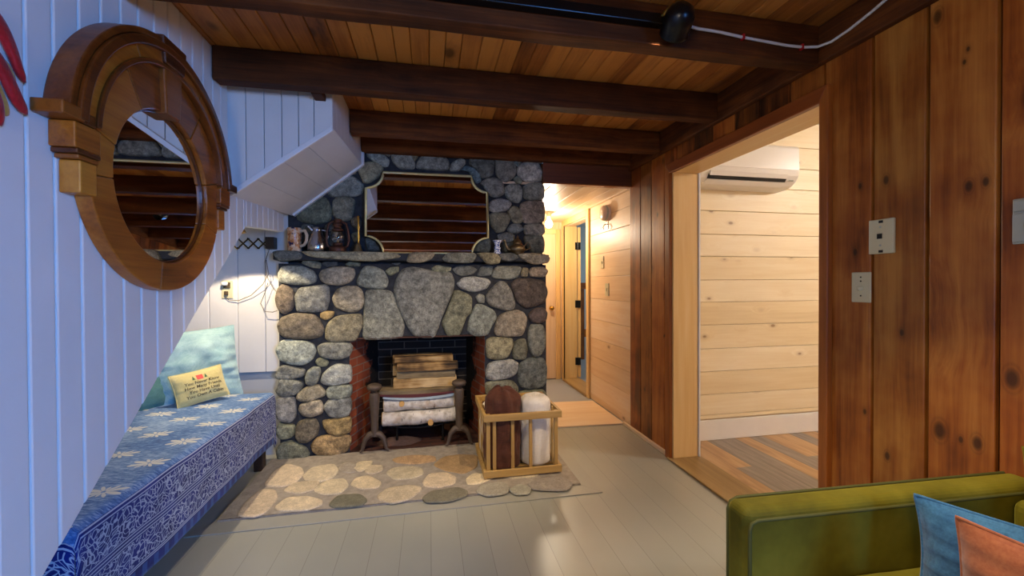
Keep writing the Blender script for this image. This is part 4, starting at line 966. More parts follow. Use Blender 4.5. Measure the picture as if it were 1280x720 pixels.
# framed mirror with scooped corners, leaning back on the chimney
def mirror_outline(w,h,r,k=8):
    def sc(cx,cy,a0,a1): return [(cx+r*math.cos(R(a0+(a1-a0)*i/k)),cy+r*math.sin(R(a0+(a1-a0)*i/k))) for i in range(k+1)]
    P = sc(w,-h,180,90) + sc(w,h,270,180) + sc(-w,h,360,270) + sc(-w,-h,90,0)   # counter-clockwise from the bottom right scoop
    return P
MM=thing('framed_mirror',(-.005,3.055,ZM),'gold framed mirror with scooped corners leaning on the chimney above the mantel','mirror')
W_,Hh,rr_=.432,.289,.118
out=mirror_outline(W_,Hh,rr_); 
lean=Matrix.Rotation(R(-3.2),4,'X')
def mp(x,z,d): 
    v=lean@Vector((x,-d,z+Hh)); return (v.x-.005,v.y+3.066,v.z+ZM+.003)
fr=MB(); pts=[]
for i in range(len(out)):
    pts.append(out[i])
fr.tube([mp(x,z,.008) for x,z in pts],.0085,8,closed=True)
fr.build('frame',M['gold'],MM)
gl=MB(); c0=mp(0,0,.004); vs=[mp(x,z,.004) for x,z in out]+[mp(x,z,-.006) for x,z in out]; k=len(out)
gl.add(vs,[tuple(range(k))[::-1] if 0 else tuple(range(k)),tuple(range(k,2*k))[::-1]]+[(i,k+i,k+(i+1)%k,(i+1)%k) for i in range(k)])
gl.build('glass',M['mirror'],MM)
# stein mug
T=thing('beer_stein',(-.893,3.045,ZM),'painted stoneware stein with cream handle at the left end of the mantel','mug')
b=MB(); b.lathe([(.0,.001),(.043,.001),(.046,.01),(.043,.018),(.043,.135),(.046,.145),(.046,.158),(.043,.165),(.039,.165),(.038,.02),(0,.02)],28,(-.893,3.045,ZM)); b.build('body',M['mug'],T)
b=MB(); x=-.893; b.tube([(x+.040,3.035,ZM+.142),(x+.072,3.025,ZM+.145),(x+.085,3.02,ZM+.115),(x+.082,3.02,ZM+.075),(x+.066,3.025,ZM+.05),(x+.038,3.035,ZM+.04)],.010,10); b.build('handle',plain('cream_glaze','#d8bfa0',.3),T,label='cream handle')
# pewter jug
T=thing('pewter_jug',(-.752,3.05,ZM),'polished pewter jug with flared spout between the stein and the lantern','jug')
b=MB(); b.lathe([(0,.001),(.052,.001),(.060,.008),(.064,.03),(.06,.06),(.048,.10),(.034,.135),(.030,.152),(.036,.172),(.033,.172),(.027,.152),(.03,.13),(0,.11)],32,(-.752,3.05,ZM)); b.build('body',M['pewter'],T)
b=MB(); b.tube([(-.752-.026,3.05-.01,ZM+.150),(-.752-.045,3.03,ZM+.172),(-.752-.054,3.025,ZM+.176)],[.014,.011,.008],10); b.build('spout',M['pewter'],T)
b=MB(); b.tube([(-.752+.03,3.058,ZM+.155),(-.752+.06,3.065,ZM+.150),(-.752+.068,3.067,ZM+.11),(-.752+.052,3.06,ZM+.06)],.006,8); b.build('handle',M['pewter'],T)
# barn lantern
lx,ly=-.618,3.05
T=thing('oil_lantern',(lx,ly,ZM),'rusty oil lantern with glass globe on the mantel beside the pewter jug','lantern')
b=MB(); b.lathe([(0,.001),(.052,.001),(.056,.006),(.056,.034),(.05,.042),(.034,.048),(.03,.06),(.034,.066),(0,.066)],28,(lx,ly,ZM)); b.build('fuel_tank',M['rust'],T)
b=MB(); b.lathe([(.028,.066),(.042,.085),(.047,.105),(.043,.128),(.032,.148)],28,(lx,ly,ZM)); b.build('globe',M['lampglass'],T)
b=MB(); b.lathe([(.034,.148),(.04,.152),(.036,.162),(.026,.168),(.026,.185),(.034,.19),(.03,.2),(.022,.206),(.022,.218),(.03,.222),(.024,.232),(0,.236)],24,(lx,ly,ZM)); b.build('chimney_cap',M['rust'],T)
for s in (-1,1):
    b=MB(); b.tube([(lx+s*.04,ly,ZM+.03),(lx+s*.066,ly,ZM+.05),(lx+s*.074,ly,ZM+.09),(lx+s*.066,ly,ZM+.16),(lx+s*.056,ly,ZM+.2),(lx+s*.028,ly,ZM+.215)],.0085,10); b.build('side_tube',M['rust'],T)
b=MB(); b.tube([(lx-.062,ly,ZM+.17),(lx-.05,ly-.035,ZM+.12),(lx,ly-.05,ZM+.1),(lx+.05,ly-.035,ZM+.12),(lx+.062,ly,ZM+.17)],.0018,6); b.build('bail',M['blackiron'],T)
b=MB(); b.lathe([(0,.067),(.006,.067),(.006,.085),(.004,.092),(0,.095)],10,(lx,ly,ZM)); b.build('wick',M['brass'],T)
# brass bell
T=thing('hand_bell',(-.483,3.03,ZM),'tall thin handled brass bell standing left of the framed mirror','bell')
b=MB(); b.lathe([(.036,.001),(.034,.006),(.028,.02),(.022,.04),(.02,.055),(.013,.064),(0,.068)],24,(-.483,3.03,ZM)); b.build('bell',M['oldbrass'],T)
b=MB(); b.lathe([(.008,.064),(.006,.08),(.008,.1),(.006,.15),(.009,.17),(.006,.2),(.009,.235),(.006,.245),(.009,.252),(0,.258)],14,(-.480,3.03,ZM)); b.build('handle',M['brass'],T)
# delft candlestick
T=thing('candlestick',(.494,3.045,ZM),'small blue and white porcelain candlestick right of the framed mirror','candlestick')
b=MB(); b.lathe([(0,.001),(.036,.001),(.036,.006),(.026,.014),(.021,.028),(.024,.04),(.026,.048),(.018,.058),(.02,.075),(.025,.088),(.034,.1),(.034,.104),(.02,.104),(.018,.09),(0,.088)],26,(.494,3.045,ZM)); b.build('body',M['delft'],T)
# teapot
tx_=.648
T=thing('teapot',(tx_,3.055,ZM),'tarnished metal teapot with curved spout at the right end of the mantel','teapot')
b=MB(); b.lathe([(0,.001),(.038,.001),(.034,.008),(.056,.024),(.062,.042),(.056,.062),(.04,.075),(.034,.08)],30,(tx_,3.055,ZM)); b.build('body',M['oldbrass'],T)
b=MB(); b.lathe([(.036,.080),(.036,.088),(.028,.1),(.024,.108),(.014,.118),(.008,.124),(.01,.132),(.006,.14),(0,.152)],24,(tx_,3.055,ZM)); b.build('lid',M['oldbrass'],T)
b=MB(); b.tube([(tx_-.05,3.05,ZM+.035),(tx_-.075,3.045,ZM+.04),(tx_-.09,3.04,ZM+.065),(tx_-.098,3.035,ZM+.098),(tx_-.108,3.03,ZM+.106)],[.015,.012,.009,.007,.006],12); b.build('spout',M['oldbrass'],T)
b=MB(); b.tube([(tx_+.05,3.06,ZM+.06),(tx_+.08,3.065,ZM+.095),(tx_+.1,3.068,ZM+.08),(tx_+.1,3.068,ZM+.05),(tx_+.055,3.06,ZM+.03)],.0055,10); b.build('handle',M['oldbrass'],T)

# ================================================================== CRATE AND THROWS
CX0,CX1,CY0,CY1=.322,.782,2.455,2.90; Z0,Z1=.0275,.405
T=thing('wooden_crate',(.552,2.68,Z0),'open slatted wooden crate holding rolled throws on the hearth corner','crate')
def part(nm,*bx_,mat='crate',bv=.003):
    b=MB(); b.box(*bx_,tn()); b.build(nm,M[mat],T,bevel=bv)
for z0,z1 in ((Z0,Z0+.042),(Z1-.042,Z1)):
    part('rail',CX0-.012,CX1+.012,CY0-.012,CY0+.006,z0,z1); part('rail',CX0-.012,CX1+.012,CY1-.006,CY1+.012,z0,z1)
    part('rail',CX0-.012,CX0+.006,CY0+.007,CY1-.007,z0,z1); part('rail',CX1-.006,CX1+.012,CY0+.007,CY1-.007,z0,z1)
for x in (CX0+.007,CX1-.03):
    for y in (CY0+.007,CY1-.03): part('corner_post',x,x+.023,y,y+.023,Z0,Z1-.002,mat='crateup')
for k in range(3):
    x=CX0+.045+.112*k+(.0 if k<1 else .0)
    part('slat',x,x+.021,CY0+.008,CY0+.02,Z0+.004,Z1-.004,mat='crateup'); part('slat',x+.02,x+.041,CY1-.02,CY1-.008,Z0+.004,Z1-.004,mat='crateup')
    y=CY0+.1+.105*k
    part('slat',CX0+.008,CX0+.02,y,y+.021,Z0+.004,Z1-.004,mat='crateup'); part('slat',CX1-.02,CX1-.008,y,y+.021,Z0+.004,Z1-.004,mat='crateup')
for k in range(6):
    y=CY0+.03+.07*k
    part('bottom_slat',CX0+.0065,CX1-.0065,y,y+.03,Z0+.002,Z0+.014)
def roll(name,cx,cy,z0,z1,rx,ry,mat,label,fold,seed,top='spiral',bulge=0):
    b=MB(); n=56; m_=30; vs=[];fs=[]
    for j in range(m_+1):
        t=j/m_
        for i in range(n):
            a=2*math.pi*i/n
            ca,sa=math.cos(a),math.sin(a)
            f=1+fold*.8*noise.noise((ca*1.6+seed,sa*1.6,t*2.4))+fold*.5*noise.noise((ca*3+seed,sa*3+4,t*7))+fold*.45*(.5-abs(noise.noise((ca*2.2+seed*2,sa*2.2,t*11+ca*2))))+fold*.3*noise.noise((ca*7,sa*7+seed,t*5))
            e=1.0
            if t<.05: e=.86+.14*math.sqrt(t/.05)
            if t>.93: e=math.sqrt(max(0.02,1-((t-.93)/.07)**2*(.45)))
            g=1+bulge*math.sin(math.pi*min(1,t*1.15))
            z=z0+(z1-z0)*t+ (.02*fold*8*noise.noise((ca+seed,sa,3))*t)
            vs.append((cx+rx*f*e*g*ca,cy+ry*f*e*g*sa,z))
    for j in range(m_):
        for i in range(n): fs.append((j*n+i,j*n+(i+1)%n,(j+1)*n+(i+1)%n,(j+1)*n+i))
    # top: swirl of rolled layers
    base=m_*n; prev=base
    for s_,dz in (((.8,.014),(.6,.02),(.4,.022),(.2,.016)) if top=='slump' else ((.8,.012),(.62,.004),(.5,.012),(.34,.0),(.2,.008))):
        st_=len(vs)
        for i in range(n):
            x,y,z=vs[base+i]; a=2*math.pi*i/n
            vs.append((cx+(x-cx)*s_,cy+(y-cy)*s_,z+dz+.012*fold*6*noise.noise((math.cos(a)*2+s_*5,math.sin(a)*2,seed))))
        for i in range(n): fs.append((prev+i,prev+(i+1)%n,st_+(i+1)%n,st_+i))
        prev=st_
    vs.append((cx,cy,z1+(.012 if top=='slump' else -.004))); 
    for i in range(n): fs.append((prev+i,prev+(i+1)%n,len(vs)-1))
    fs.append(tuple(range(n))[::-1])
    b.add(vs,fs,smooth=True); o=b.build(name,mat,None,subsurf=1); return tag(o,label,'blanket','throws rolled up in the crate')
roll('rolled_throw',.448,2.585,Z0+.0165,.505,.108,.112,M['browncl'],'dark brown crumpled throw standing in the left of the slatted crate',.17,31,bulge=.03,top='slump')
roll('rolled_throw',.662,2.60,Z0+.0165,.462,.098,.105,M['whitecl'],'off-white rolled throw standing in the right of the slatted crate',.07,9)
roll('rolled_throw',.392,2.80,Z0+.0165,.37,.062,.062,M['whitecl'],'off-white throw tucked behind the brown throw at the crate left side',.12,14)
# ================================================================== ROUND WOODEN MIRROR ON THE LEFT WALL
cy_,cz_=1.655,1.52
T=thing('round_mirror',(XL,cy_,cz_),'round mirror in a carved reddish wood arch frame on the white board wall','mirror')
def ring(mb, r0, r1, x0, x1, a0=0, a1=360, n=72, cz=cz_, tone=None, tilt=0, cy=cy_):
    full=(a1-a0>=360); vs=[]; fs=[]
    k=n if full else n+1
    for i in range(k):
        a=R(a0+(a1-a0)*i/n); c,s=math.cos(a),math.sin(a)
        for r,x in ((r0,x0),(r1,x0),(r1,x1),(r0,x1+tilt)): vs.append((x,cy+r*c,cz+r*s))
    for i in range(n):
        j=(i+1)%k
        for q in range(4): fs.append((i*4+q,i*4+(q+1)%4,j*4+(q+1)%4,j*4+q))
    if not full: fs += [(3,2,1,0),tuple((k-1)*4+q for q in range(4))]
    mb.add(vs,fs,tone or tn(),False)
# the ring is built of segments of differing grain
for a0,a1 in ((186,262),(262,340),(340,376),(164,186)):
    b=MB(); ring(b,.257,.352,XL+.001,XL+.042,a0+.15,a1-.15,26); b.build('ring_segment',M['mirwood'],T,bevel=.004)
for a0,a1 in ((16,58),(58,122),(122,164)):
    b=MB(); ring(b,.257,.352+.05*(a0==58)+.02*(a0!=58),XL+.001,XL+.044,a0+.15,a1-.15,26); b.build('ring_segment',M['mirwood'],T,bevel=.004)
b=MB(); ring(b,.249,.2565,XL+.001,XL+.028); b.build('glass_bead',M['mirwood2'],T,bevel=.002)
b=MB(); vs=[(XL+.022,cy_+.2485*math.cos(2*math.pi*i/72),cz_+.2485*math.sin(2*math.pi*i/72)) for i in range(72)]
b.add(vs+[(XL+.002,y,z) for x,y,z in vs],[tuple(range(72)),tuple(range(72,144))[::-1]]+[(i,72+i,72+(i+1)%72,(i+1)%72) for i in range(72)]); b.build('glass',M['mirror'],T)
za=1.585
for a0,a1 in ((6,62),(62,118),(118,174)):
    b=MB(); ring(b,.338,.398,XL+.001,XL+.058,a0+.1,a1-.1,24,za); b.build('arch_segment',M['mirwood'],T,bevel=.003)
b=MB(); ring(b,.333,.348,XL+.002,XL+.066,4,176,60,za); b.build('inner_moulding',M['mirwood2'],T,bevel=.003)
b=MB(); ring(b,.385,.412,XL+.001,XL+.072,3,177,60,za); ring(b,.4125,.432,XL+.001,XL+.062,3,177,60,za); b.build('outer_moulding',M['mirwood2'],T,bevel=.004)
# keystone
b=MB()
def kq(w0,w1,z0,z1,x0,x1): 
    q=[(-w0,z0),(w0,z0),(w1,z1),(-w1,z1)]
    b.hexa([(x0,cy_+a,z) for a,z in q],[(x1,cy_+a,z) for a,z in q],tn())
kq(.040,.052,1.768,1.93,XL+.001,XL+.062); kq(.054,.068,1.931,2.022,XL+.001,XL+.070); b.build('keystone',M['mirwood2'],T,bevel=.006)
# shoulders with stepped blocks under a ledge, both sides
for s in (-1,1):
    def bb(y0,y1,z0,z1,x1):
        a,c=sorted((cy_+s*y0,cy_+s*y1)); b.box(XL+.001,x1,a,c,z0,z1,tn())
    b=MB(); bb(.395,.462,1.602,1.635,XL+.070); bb(.345,.395,1.602,1.635,XL+.060); b.build('shoulder_ledge',M['mirwood2'],T,bevel=.004)
    b=MB(); bb(.33,.414,1.535,1.601,XL+.060); b.build('shoulder_block',M['mirwood'],T,bevel=.004)
    b=MB(); bb(.33,.408,1.522,1.5345,XL+.06); bb(.33,.398,1.51,1.5215,XL+.055); b.build('shoulder_moulding',M['mirwood2'],T,bevel=.003)
    b=MB(); bb(.33,.385,1.425,1.5095,XL+.05); b.build('shoulder_foot',M['mirwood'],T,bevel=.004)

# ================================================================== RED ORNAMENT
T=thing('wall_ornament',(XL,1.10,1.64),'red beaded and yellow hanging ornament at the left edge on the white wall','ornament')
def petal(nm, pts, mat, x0, th):
    b=MB(); p=smooth_poly([Vector(q) for q in pts],2); c=sum(p,Vector((0,0)))/len(p); n=len(p); vs=[];fs=[]
    for s_,hh in ((1,0),(1,.35),(.85,.75),(.55,1)):
        for q in p: w=c+(q-c)*s_; vs.append((x0+th*hh,w.x,w.y))
    for i in range(3):
        for k in range(n): fs.append((i*n+k,i*n+(k+1)%n,(i+1)*n+(k+1)%n,(i+1)*n+k))
    fs.append(tuple(3*n+k for k in range(n))); fs.append(tuple(range(n))[::-1])
    a=sum((p[i].x*p[(i+1)%n].y-p[(i+1)%n].x*p[i].y) for i in range(n))
    if a<0: fs=[f[::-1] for f in fs]
    b.add(vs,fs,smooth=True); b.build(nm,M[mat],T)
petal('yellow_tail',[(1.09,1.68),(1.135,1.70),(1.165,1.655),(1.15,1.64),(1.12,1.66)],'yellow',XL+.001,.008)
petal('red_petal',[(1.09,1.80),(1.125,1.775),(1.15,1.73),(1.165,1.685),(1.178,1.652),(1.15,1.668),(1.135,1.70),(1.11,1.735),(1.07,1.75)],'red',XL+.008,.012)
petal('yellow_tail',[(1.09,1.66),(1.115,1.65),(1.15,1.575),(1.13,1.56),(1.10,1.59)],'yellow',XL+.001,.008)
petal('red_petal',[(1.085,1.71),(1.11,1.70),(1.14,1.655),(1.16,1.62),(1.182,1.582),(1.155,1.585),(1.13,1.61),(1.11,1.65),(1.08,1.68)],'red',XL+.009,.012)
petal('red_petal',[(1.06,1.66),(1.10,1.64),(1.125,1.58),(1.122,1.53),(1.10,1.55),(1.075,1.59)],'red',XL+.006,.012)

# ================================================================== BENCH BED UNDER THE STAIRS
T=thing('bench_bed',(-1.4,2.18,0),'low dark wooden bench bed under the white stair wall, draped with the blue cover','bed')
b=MB(); b.box(-1.82,-1.03,1.43,2.965,.20,.30,tn()); b.build('frame',M['bench'],T,bevel=.006)
for x in (-1.80,-1.10):
    for y in (1.47,2.89): b=MB(); b.box(x,x+.055,y,y+.055,.0008,.199,tn()); b.build('leg',M['bench'],T,bevel=.004)
b=MB(); b.box(-1.82,-1.022,1.425,2.972,.3005,.468); b.build('mattress',M['plaster'],T,bevel=.03,seg=4)
# printed cover: v measured across, front drop positive
nu,nv=96,60; Y0,Y1=1.405,2.985; XF,ZT=-1.0,.482
b=MB(); vs=[];fs=[];uvs=[]
def cross(s):                       # s: signed distance from the front top edge
    r=.03
    if s<-r: return (XF-r+ (s+r), ZT)
    if s<r*.57:
        a=(s+r)/(r*1.57)*math.pi/2; return (XF-r+r*math.sin(a), ZT-r+r*math.cos(a))
    return (XF, ZT-r-(s-r*.57))
S=[-.82+ .82*(i/36) for i in range(36)]+[ .325*(i/24) for i in range(25)]
for j in range(nu+1):
    u=j/nu; y=Y0+(Y1-Y0)*u
    for s in S:
        x,z=cross(s)
        if s>.03:
            k=(s-.03)/.29*min(1,max(0,(y-Y0)/.07))
            x+= k*(.012*noise.noise((y*4,s*2,1))+.006*math.sin(y*11)) -.012*k
            z+= k*.008*noise.noise((y*5,7,2))
        else: z+=.004*noise.noise((x*6,y*6,3))+ (.006*noise.noise((x*3,y*3,8)))
        z -= .03*max(0,(.02-(y-Y0))/.02)**2 + .03*max(0,(.02-(Y1-y))/.02)**2
        vs.append((x,y,z)); uvs.append((y,s))
k=len(S)
for j in range(nu):
    for i in range(k-1): fs.append((j*k+i,j*k+i+1,(j+1)*k+i+1,(j+1)*k+i)[::-1])
b.add(vs,fs,smooth=True,uvs=uvs)
# end drops
for yy,dirn in ((Y0,-1),(Y1,1)):
    vs=[];fs=[];uvs=[]; rows=16
    for r_ in range(rows+1):
        d=.30*r_/rows
        for s in [q for q in S if q<=.02]:
            x,z=cross(s)
            y=yy+dirn*(.002+.010*math.sin(min(1,d/.03)*1.57)*(1 if dirn<0 else .3))+.008*(d/.3)*noise.noise((x*6,d*3,5))*dirn*(1 if dirn<0 else .2)
            fz=min(1,max(0,(.02-s)/.05)); y=yy+(y-yy)*fz
            vs.append((x,y,z-.03-d if d>0 else z-.028)); uvs.append((x,d+.004))
    k2=len([q for q in S if q<=.02])
    for r_ in range(rows):
        for i in range(k2-1): 
            f=(r_*k2+i,r_*k2+i+1,(r_+1)*k2+i+1,(r_+1)*k2+i); fs.append(f[::-1] if dirn>0 else f)
    b.add(vs,fs,smooth=True,uvs=uvs)
o=b.build('bed_cover',M['coverlet']); tag(o,'indigo block printed cover with white flowers draped over the bench bed','bedspread')
mm=o.modifiers.new('thick','SOLIDIFY'); mm.thickness=.003; mm.offset=-1

# ================================================================== CUSHIONS
def pillow_surf(u,v,w,h,t,seed,side,wr):
    eu,ev=abs(u),abs(v)
    x=u*w/2*(1-.055*(1-v*v)); y=v*h/2*(1-.055*(1-u*u))
    z=t/2*((1-eu**2.6)**.62)*((1-ev**2.6)**.62)
    z+= wr*noise.noise((u*2.2+seed,v*2.2,side*3))*(1-eu**3)*(1-ev**3)*1.2
    z+= wr*.55*noise.noise((u*1.5+seed,v*7,side*5))*(1-ev**4)*(eu**.8)
    return Vector((x,y,side*max(z,0.0015)))
def pillow(name,w,h,t,origin,right,up,mat,label,seed,wr=.012,group=None,sag=0):
    r=Vector(right).normalized(); u_=Vector(up); u_=(u_-r*u_.dot(r)).normalized(); n_=r.cross(u_)
    Mx=Matrix((( r.x,u_.x,n_.x,origin[0]),(r.y,u_.y,n_.y,origin[1]),(r.z,u_.z,n_.z,origin[2]),(0,0,0,1)))
    N=36; b=MB(); vs=[];fs=[]
    for side in (1,-1):
        o_=len(vs)
        for j in range(N+1):
            for i in range(N+1): vs.append(pillow_surf(-1+2*i/N,-1+2*j/N,w,h,t,seed,side,wr))
        for j in range(N):
            for i in range(N):
                a=o_+j*(N+1)+i; f=(a,a+1,a+N+2,a+N+1); fs.append(f if side>0 else f[::-1])
    b.add(vs,fs,smooth=True); o=b.build(name,mat); o.matrix_world=Mx; ORG[o.name]=Vector((0,0,0))
    # welt seam
    s=MB(); pts=[]
    for i in range(N): pts.append(pillow_surf(-1+2*i/N,-1,w,h,t,seed,1,wr)*1)
    for i in range(N): pts.append(pillow_surf(1,-1+2*i/N,w,h,t,seed,1,wr))
    for i in range(N): pts.append(pillow_surf(1-2*i/N,1,w,h,t,seed,1,wr))
    for i in range(N): pts.append(pillow_surf(-1,1-2*i/N,w,h,t,seed,1,wr))
    s.tube([Vector((p.x,p.y,0)) for p in pts],.0035,8,closed=True); s.build('seam',mat,o)
    tag(o,label,'cushion',group); return o
pillow('cushion',.46,.46,.13,(-1.43,2.915,.683),(.80,.60,.05),(-.16,.16,.97),M['teal'],'large pale teal linen cushion standing behind the little cream one on the bed',4,.032,'cushions on the bed')
pillow('cushion',.42,.42,.12,(-1.66,2.70,.665),(.55,.83,.02),(-.3,.15,.93),M['dteal'],'darker teal cushion half hidden by the stair wall, left of the pale teal one',8,.012,'cushions on the bed')
yw,yh,yt=.265,.195,.085
py=pillow('cushion',yw,yh,yt,(-1.345,2.79,.585),(.70,.70,.115),(-.25,.28,.93),M['cream'],'little cream yellow cushion printed with a red cabin and a motto',15,.005,'cushions on the bed')
def on_pillow(nm, mesh_pts, faces, mat, lift=.0015):
    b=MB(); vs=[]
    for (x,y) in mesh_pts:
        p=pillow_surf(2*x/yw,2*y/yh,yw,yh,yt,15,1,.005); vs.append(p+Vector((0,0,lift)))
    b.add(vs,faces); b.build(nm,mat,py)
for txt,y,sz in (('You Never Know',.012,.026),('How Many Friends',-.014,.026),('You Have Until',-.040,.026),('You Own A Cabin',-.066,.026)):
    cu=bpy.data.curves.new('t','FONT'); cu.body=txt; cu.size=sz; cu.align_x='CENTER'; cu.resolution_u=2; cu.shear=.15; cu.offset=.0003
    to=bpy.data.objects.new('t',cu); COL.objects.link(to)
    dg=bpy.context.evaluated_depsgraph_get(); me=to.evaluated_get(dg).to_mesh()
    pts=[(v.co.x+.006,v.co.y+y) for v in me.vertices]; fcs=[tuple(p.vertices) for p in me.polygons]
    to.evaluated_get(dg).to_mesh_clear(); bpy.data.objects.remove(to)
    on_pillow('motto_line',pts,fcs,M['ink'])
on_pillow('cabin_print',[(-.018,.036),(.016,.036),(.016,.066),(-.018,.066)],[(0,1,2,3)],M['inkred'])
for x in (-.034,.030): on_pillow('tree_print',[(x-.008,.040),(x+.008,.040),(x,.066)],[(0,1,2)],M['inkgreen'])

# ================================================================== ALCOVE: SCISSOR LAMP, OUTLET
T=thing('scissor_lamp',(-1.045,3.11,1.46),'brass scissor arm wall lamp stretched across the alcove beside the mantel','lamp')
yl=3.10
b=MB(); b.box(-1.085,-1.030,3.075,3.1385,1.43,1.51); b.build('mount_block',M['bench'],T,bevel=.003,label='dark wooden mounting block')
XS=[-1.060,-1.122,-1.184,-1.246,-1.300]; 
for i in range(3):
    a,c=XS[i]-.012,XS[i+1]-.012
    for (z0,z1,dy) in ((1.498,1.434,0),(1.434,1.498,-.006)):
        b=MB(); b.tube([(a,yl+dy,z0),(c,yl+dy,z1)],.0055,4,sq=True); b.build('scissor_bar',M['darkbrass'],T)
b=MB(); b.tube([(-1.258,yl,1.498),(-1.29,yl,1.462)],.0042,4,sq=True); b.tube([(-1.258,yl-.006,1.425),(-1.385,yl-.01,1.55)],.0045,8); b.build('lamp_arm',M['brass'],T)
for i in range(4):
    for z in (1.498,1.434): 
        b=MB(); b.tube([(XS[i]-.012,yl-.012,z),(XS[i]-.012,yl+.008,z)],.0055,10); b.build('rivet',M['blackiron'],T)
Mt=Matrix.Rotation(R(-18),4,'Y')
b=MB(); b.lathe([(.026,.0),(.03,-.01),(.045,-.04),(.072,-.095),(.075,-.1),(.072,-.1),(.044,-.042),(.024,-.004)],28,(-1.15,2.75,1.60)); b.build('shade',M['brass'],T)
b=MB(); b.tube([(-1.385,yl-.01,1.55),(-1.36,3.03,1.62),(-1.25,2.88,1.69),(-1.17,2.77,1.68),(-1.15,2.75,1.66),(-1.15,2.75,1.585)],.007,8); b.build('neck',M['brass'],T)
b=MB(); b.lathe([(0,-.085),(.014,-.08),(.024,-.062),(.02,-.04),(.012,-.025),(.012,-.01)],16,(-1.15,2.75,1.60)); b.build('bulb',M['bulb'],T)
b=MB()
b.tube([(-1.355,3.128,1.11),(-1.33,3.128,1.085),(-1.27,3.125,1.08),(-1.19,3.12,1.115),(-1.11,3.10,1.19),(-1.07,3.09,1.26),(-1.085,3.09,1.36),(-1.065,3.09,1.43)],.0022,6)
b.tube([(-1.065,3.09,1.43),(-1.09,3.09,1.34),(-1.085,3.09,1.25),(-1.04,3.10,1.15)],.0022,6)
b.tube([(-1.075,3.09,1.20),(-1.10,3.095,1.12),(-1.125,3.10,1.06),(-1.10,3.10,1.005),(-1.05,3.10,1.0),(-1.02,3.10,1.01)],.0022,6)
b.build('cord',M['cord'],T,label='thin brown looping cord')
T=thing('wall_outlet',(-1.342,3.139,1.155),'ivory outlet plate with a plug and night light on the white alcove wall','outlet')
b=MB(); b.box(-1.377,-1.307,3.1325,3.139,1.095,1.215); b.build('plate',M['ivory'],T,bevel=.003)
b=MB(); b.box(-1.362,-1.322,3.122,3.1325,1.166,1.178); b.box(-1.334,-1.322,3.122,3.1325,1.178,1.205); b.build('adapter',M['cord'],T,bevel=.002,label='brown plug adapter')
b=MB(); b.lathe([(0,0),(.017,.004),(.021,.014),(.017,.026),(0,.03)],18,(-1.352,3.118,1.180)); b.build('night_light',M['plastic'],T,label='white night light dome')
b=MB(); b.box(-1.356,-1.334,3.116,3.1325,1.117,1.145); b.build('plug',M['cord'],T,bevel=.004,label='brown cord plug')

# ================================================================== RIGHT WALL PLATES
def plate(name,y0,y1,z0,z1,label,cat,mat='ivory',th=.006):
    T=thing(name,(XR,(y0+y1)/2,(z0+z1)/2),label,cat); b=MB(); b.box(XR-th,XR-.0002,y0,y1,z0,z1); b.build('plate',M[mat],T,bevel=.003); return T
T=plate('dimmer_switch',1.246,1.318,1.110,1.224,'ivory switch plate with a small round knob, lower of the two on the board wall','switch')
b=MB(); Mr=Matrix.Rotation(R(-90),4,'Y'); b.lathe([(.009,0),(.008,.012),(.005,.015),(0,.0155)],16,(XR-.006,1.282,1.163),M=Mr); b.build('knob',M['ivory'],T)
for z in (1.135,1.19,1.205): b=MB(); b.lathe([(.003,0),(.0028,.001),(0,.0015)],10,(XR-.0061,1.282,z),M=Mr); b.build('screw',M['darkslot'],T)
T=plate('phone_jack',1.166,1.250,1.288,1.412,'ivory phone jack plate, upper of the two on the board wall','phone jack',th=.012)
b=MB(); b.box(XR-.0145,XR-.0121,1.203,1.219,1.342,1.36); b.build('socket',M['darkslot'],T)
for z in (1.297,1.403): b=MB(); b.box(XR-.0135,XR-.0121,1.2,1.214,z-.005,z+.004); b.build('mounting_slot',M['darkslot'],T)
for z in (1.318,1.384): b=MB(); b.lathe([(.004,0),(.0035,.0012),(0,.0016)],10,(XR-.0121,1.209,z),M=Mr); b.build('screw',M['grayplastic'],T)
T=plate('thermostat',.752,.866,1.289,1.414,'grey wall thermostat with a round dial at the right edge of the photo','thermostat','grayplastic',.010)
b=MB(); b.box(XR-.022,XR-.0101,.758,.860,1.294,1.372); b.box(XR-.020,XR-.0101,.758,.860,1.378,1.408); b.build('cover',M['grayplastic'],T,bevel=.003)
b=MB(); b.lathe([(.026,0),(.026,.006),(.021,.007),(.021,.004),(0,.004)],28,(XR-.022,.809,1.336),M=Mr); b.build('dial',M['grayplastic'],T)

# ================================================================== HALL FITTINGS
T=thing('ceiling_bulb',(1.257,4.3,1.954),'bare lit bulb on the hall ceiling beside the chimney','light bulb')
b=MB(); b.lathe([(.055,0),(.055,-.012),(.03,-.022),(.022,-.05),(0,-.05)],24,(1.257,4.3,1.9545)); b.build('holder',M['ivory'],T)
b=MB(); b.lathe([(.014,-.051),(.017,-.075),(.036,-.105),(.042,-.13),(.034,-.156),(.016,-.170),(0,-.173)],24,(1.257,4.3,1.9545)); b.build('bulb',M['bulb'],T)
T=thing('smoke_alarm',(1.62,3.60,1.835),'round pale smoke alarm high on the hall plank wall','smoke alarm')
b=MB(); b.lathe([(.076,0.0005),(.076,.02),(.070,.022),(.070,.045),(.062,.06),(.02,.066),(0,.066)],30,(1.62,3.60,1.835),M=Mr); b.build('body',plain('pale_pink_plastic','#d9c0ae',.3),T)
b=MB(); b.lathe([(.0705,.024),(.0715,.030),(.0715,.036),(.0705,.042)],30,(1.62,3.60,1.835),M=Mr); b.build('vent_band',M['grayplastic'],T)
T=thing('wall_hook',(1.62,3.61,1.735),'small bright metal hook under the smoke alarm on the hall wall','hook')
b=MB(); b.box(1.614,1.6198,3.597,3.623,1.69,1.76); b.build('back_plate',M['chrome'],T,bevel=.002)
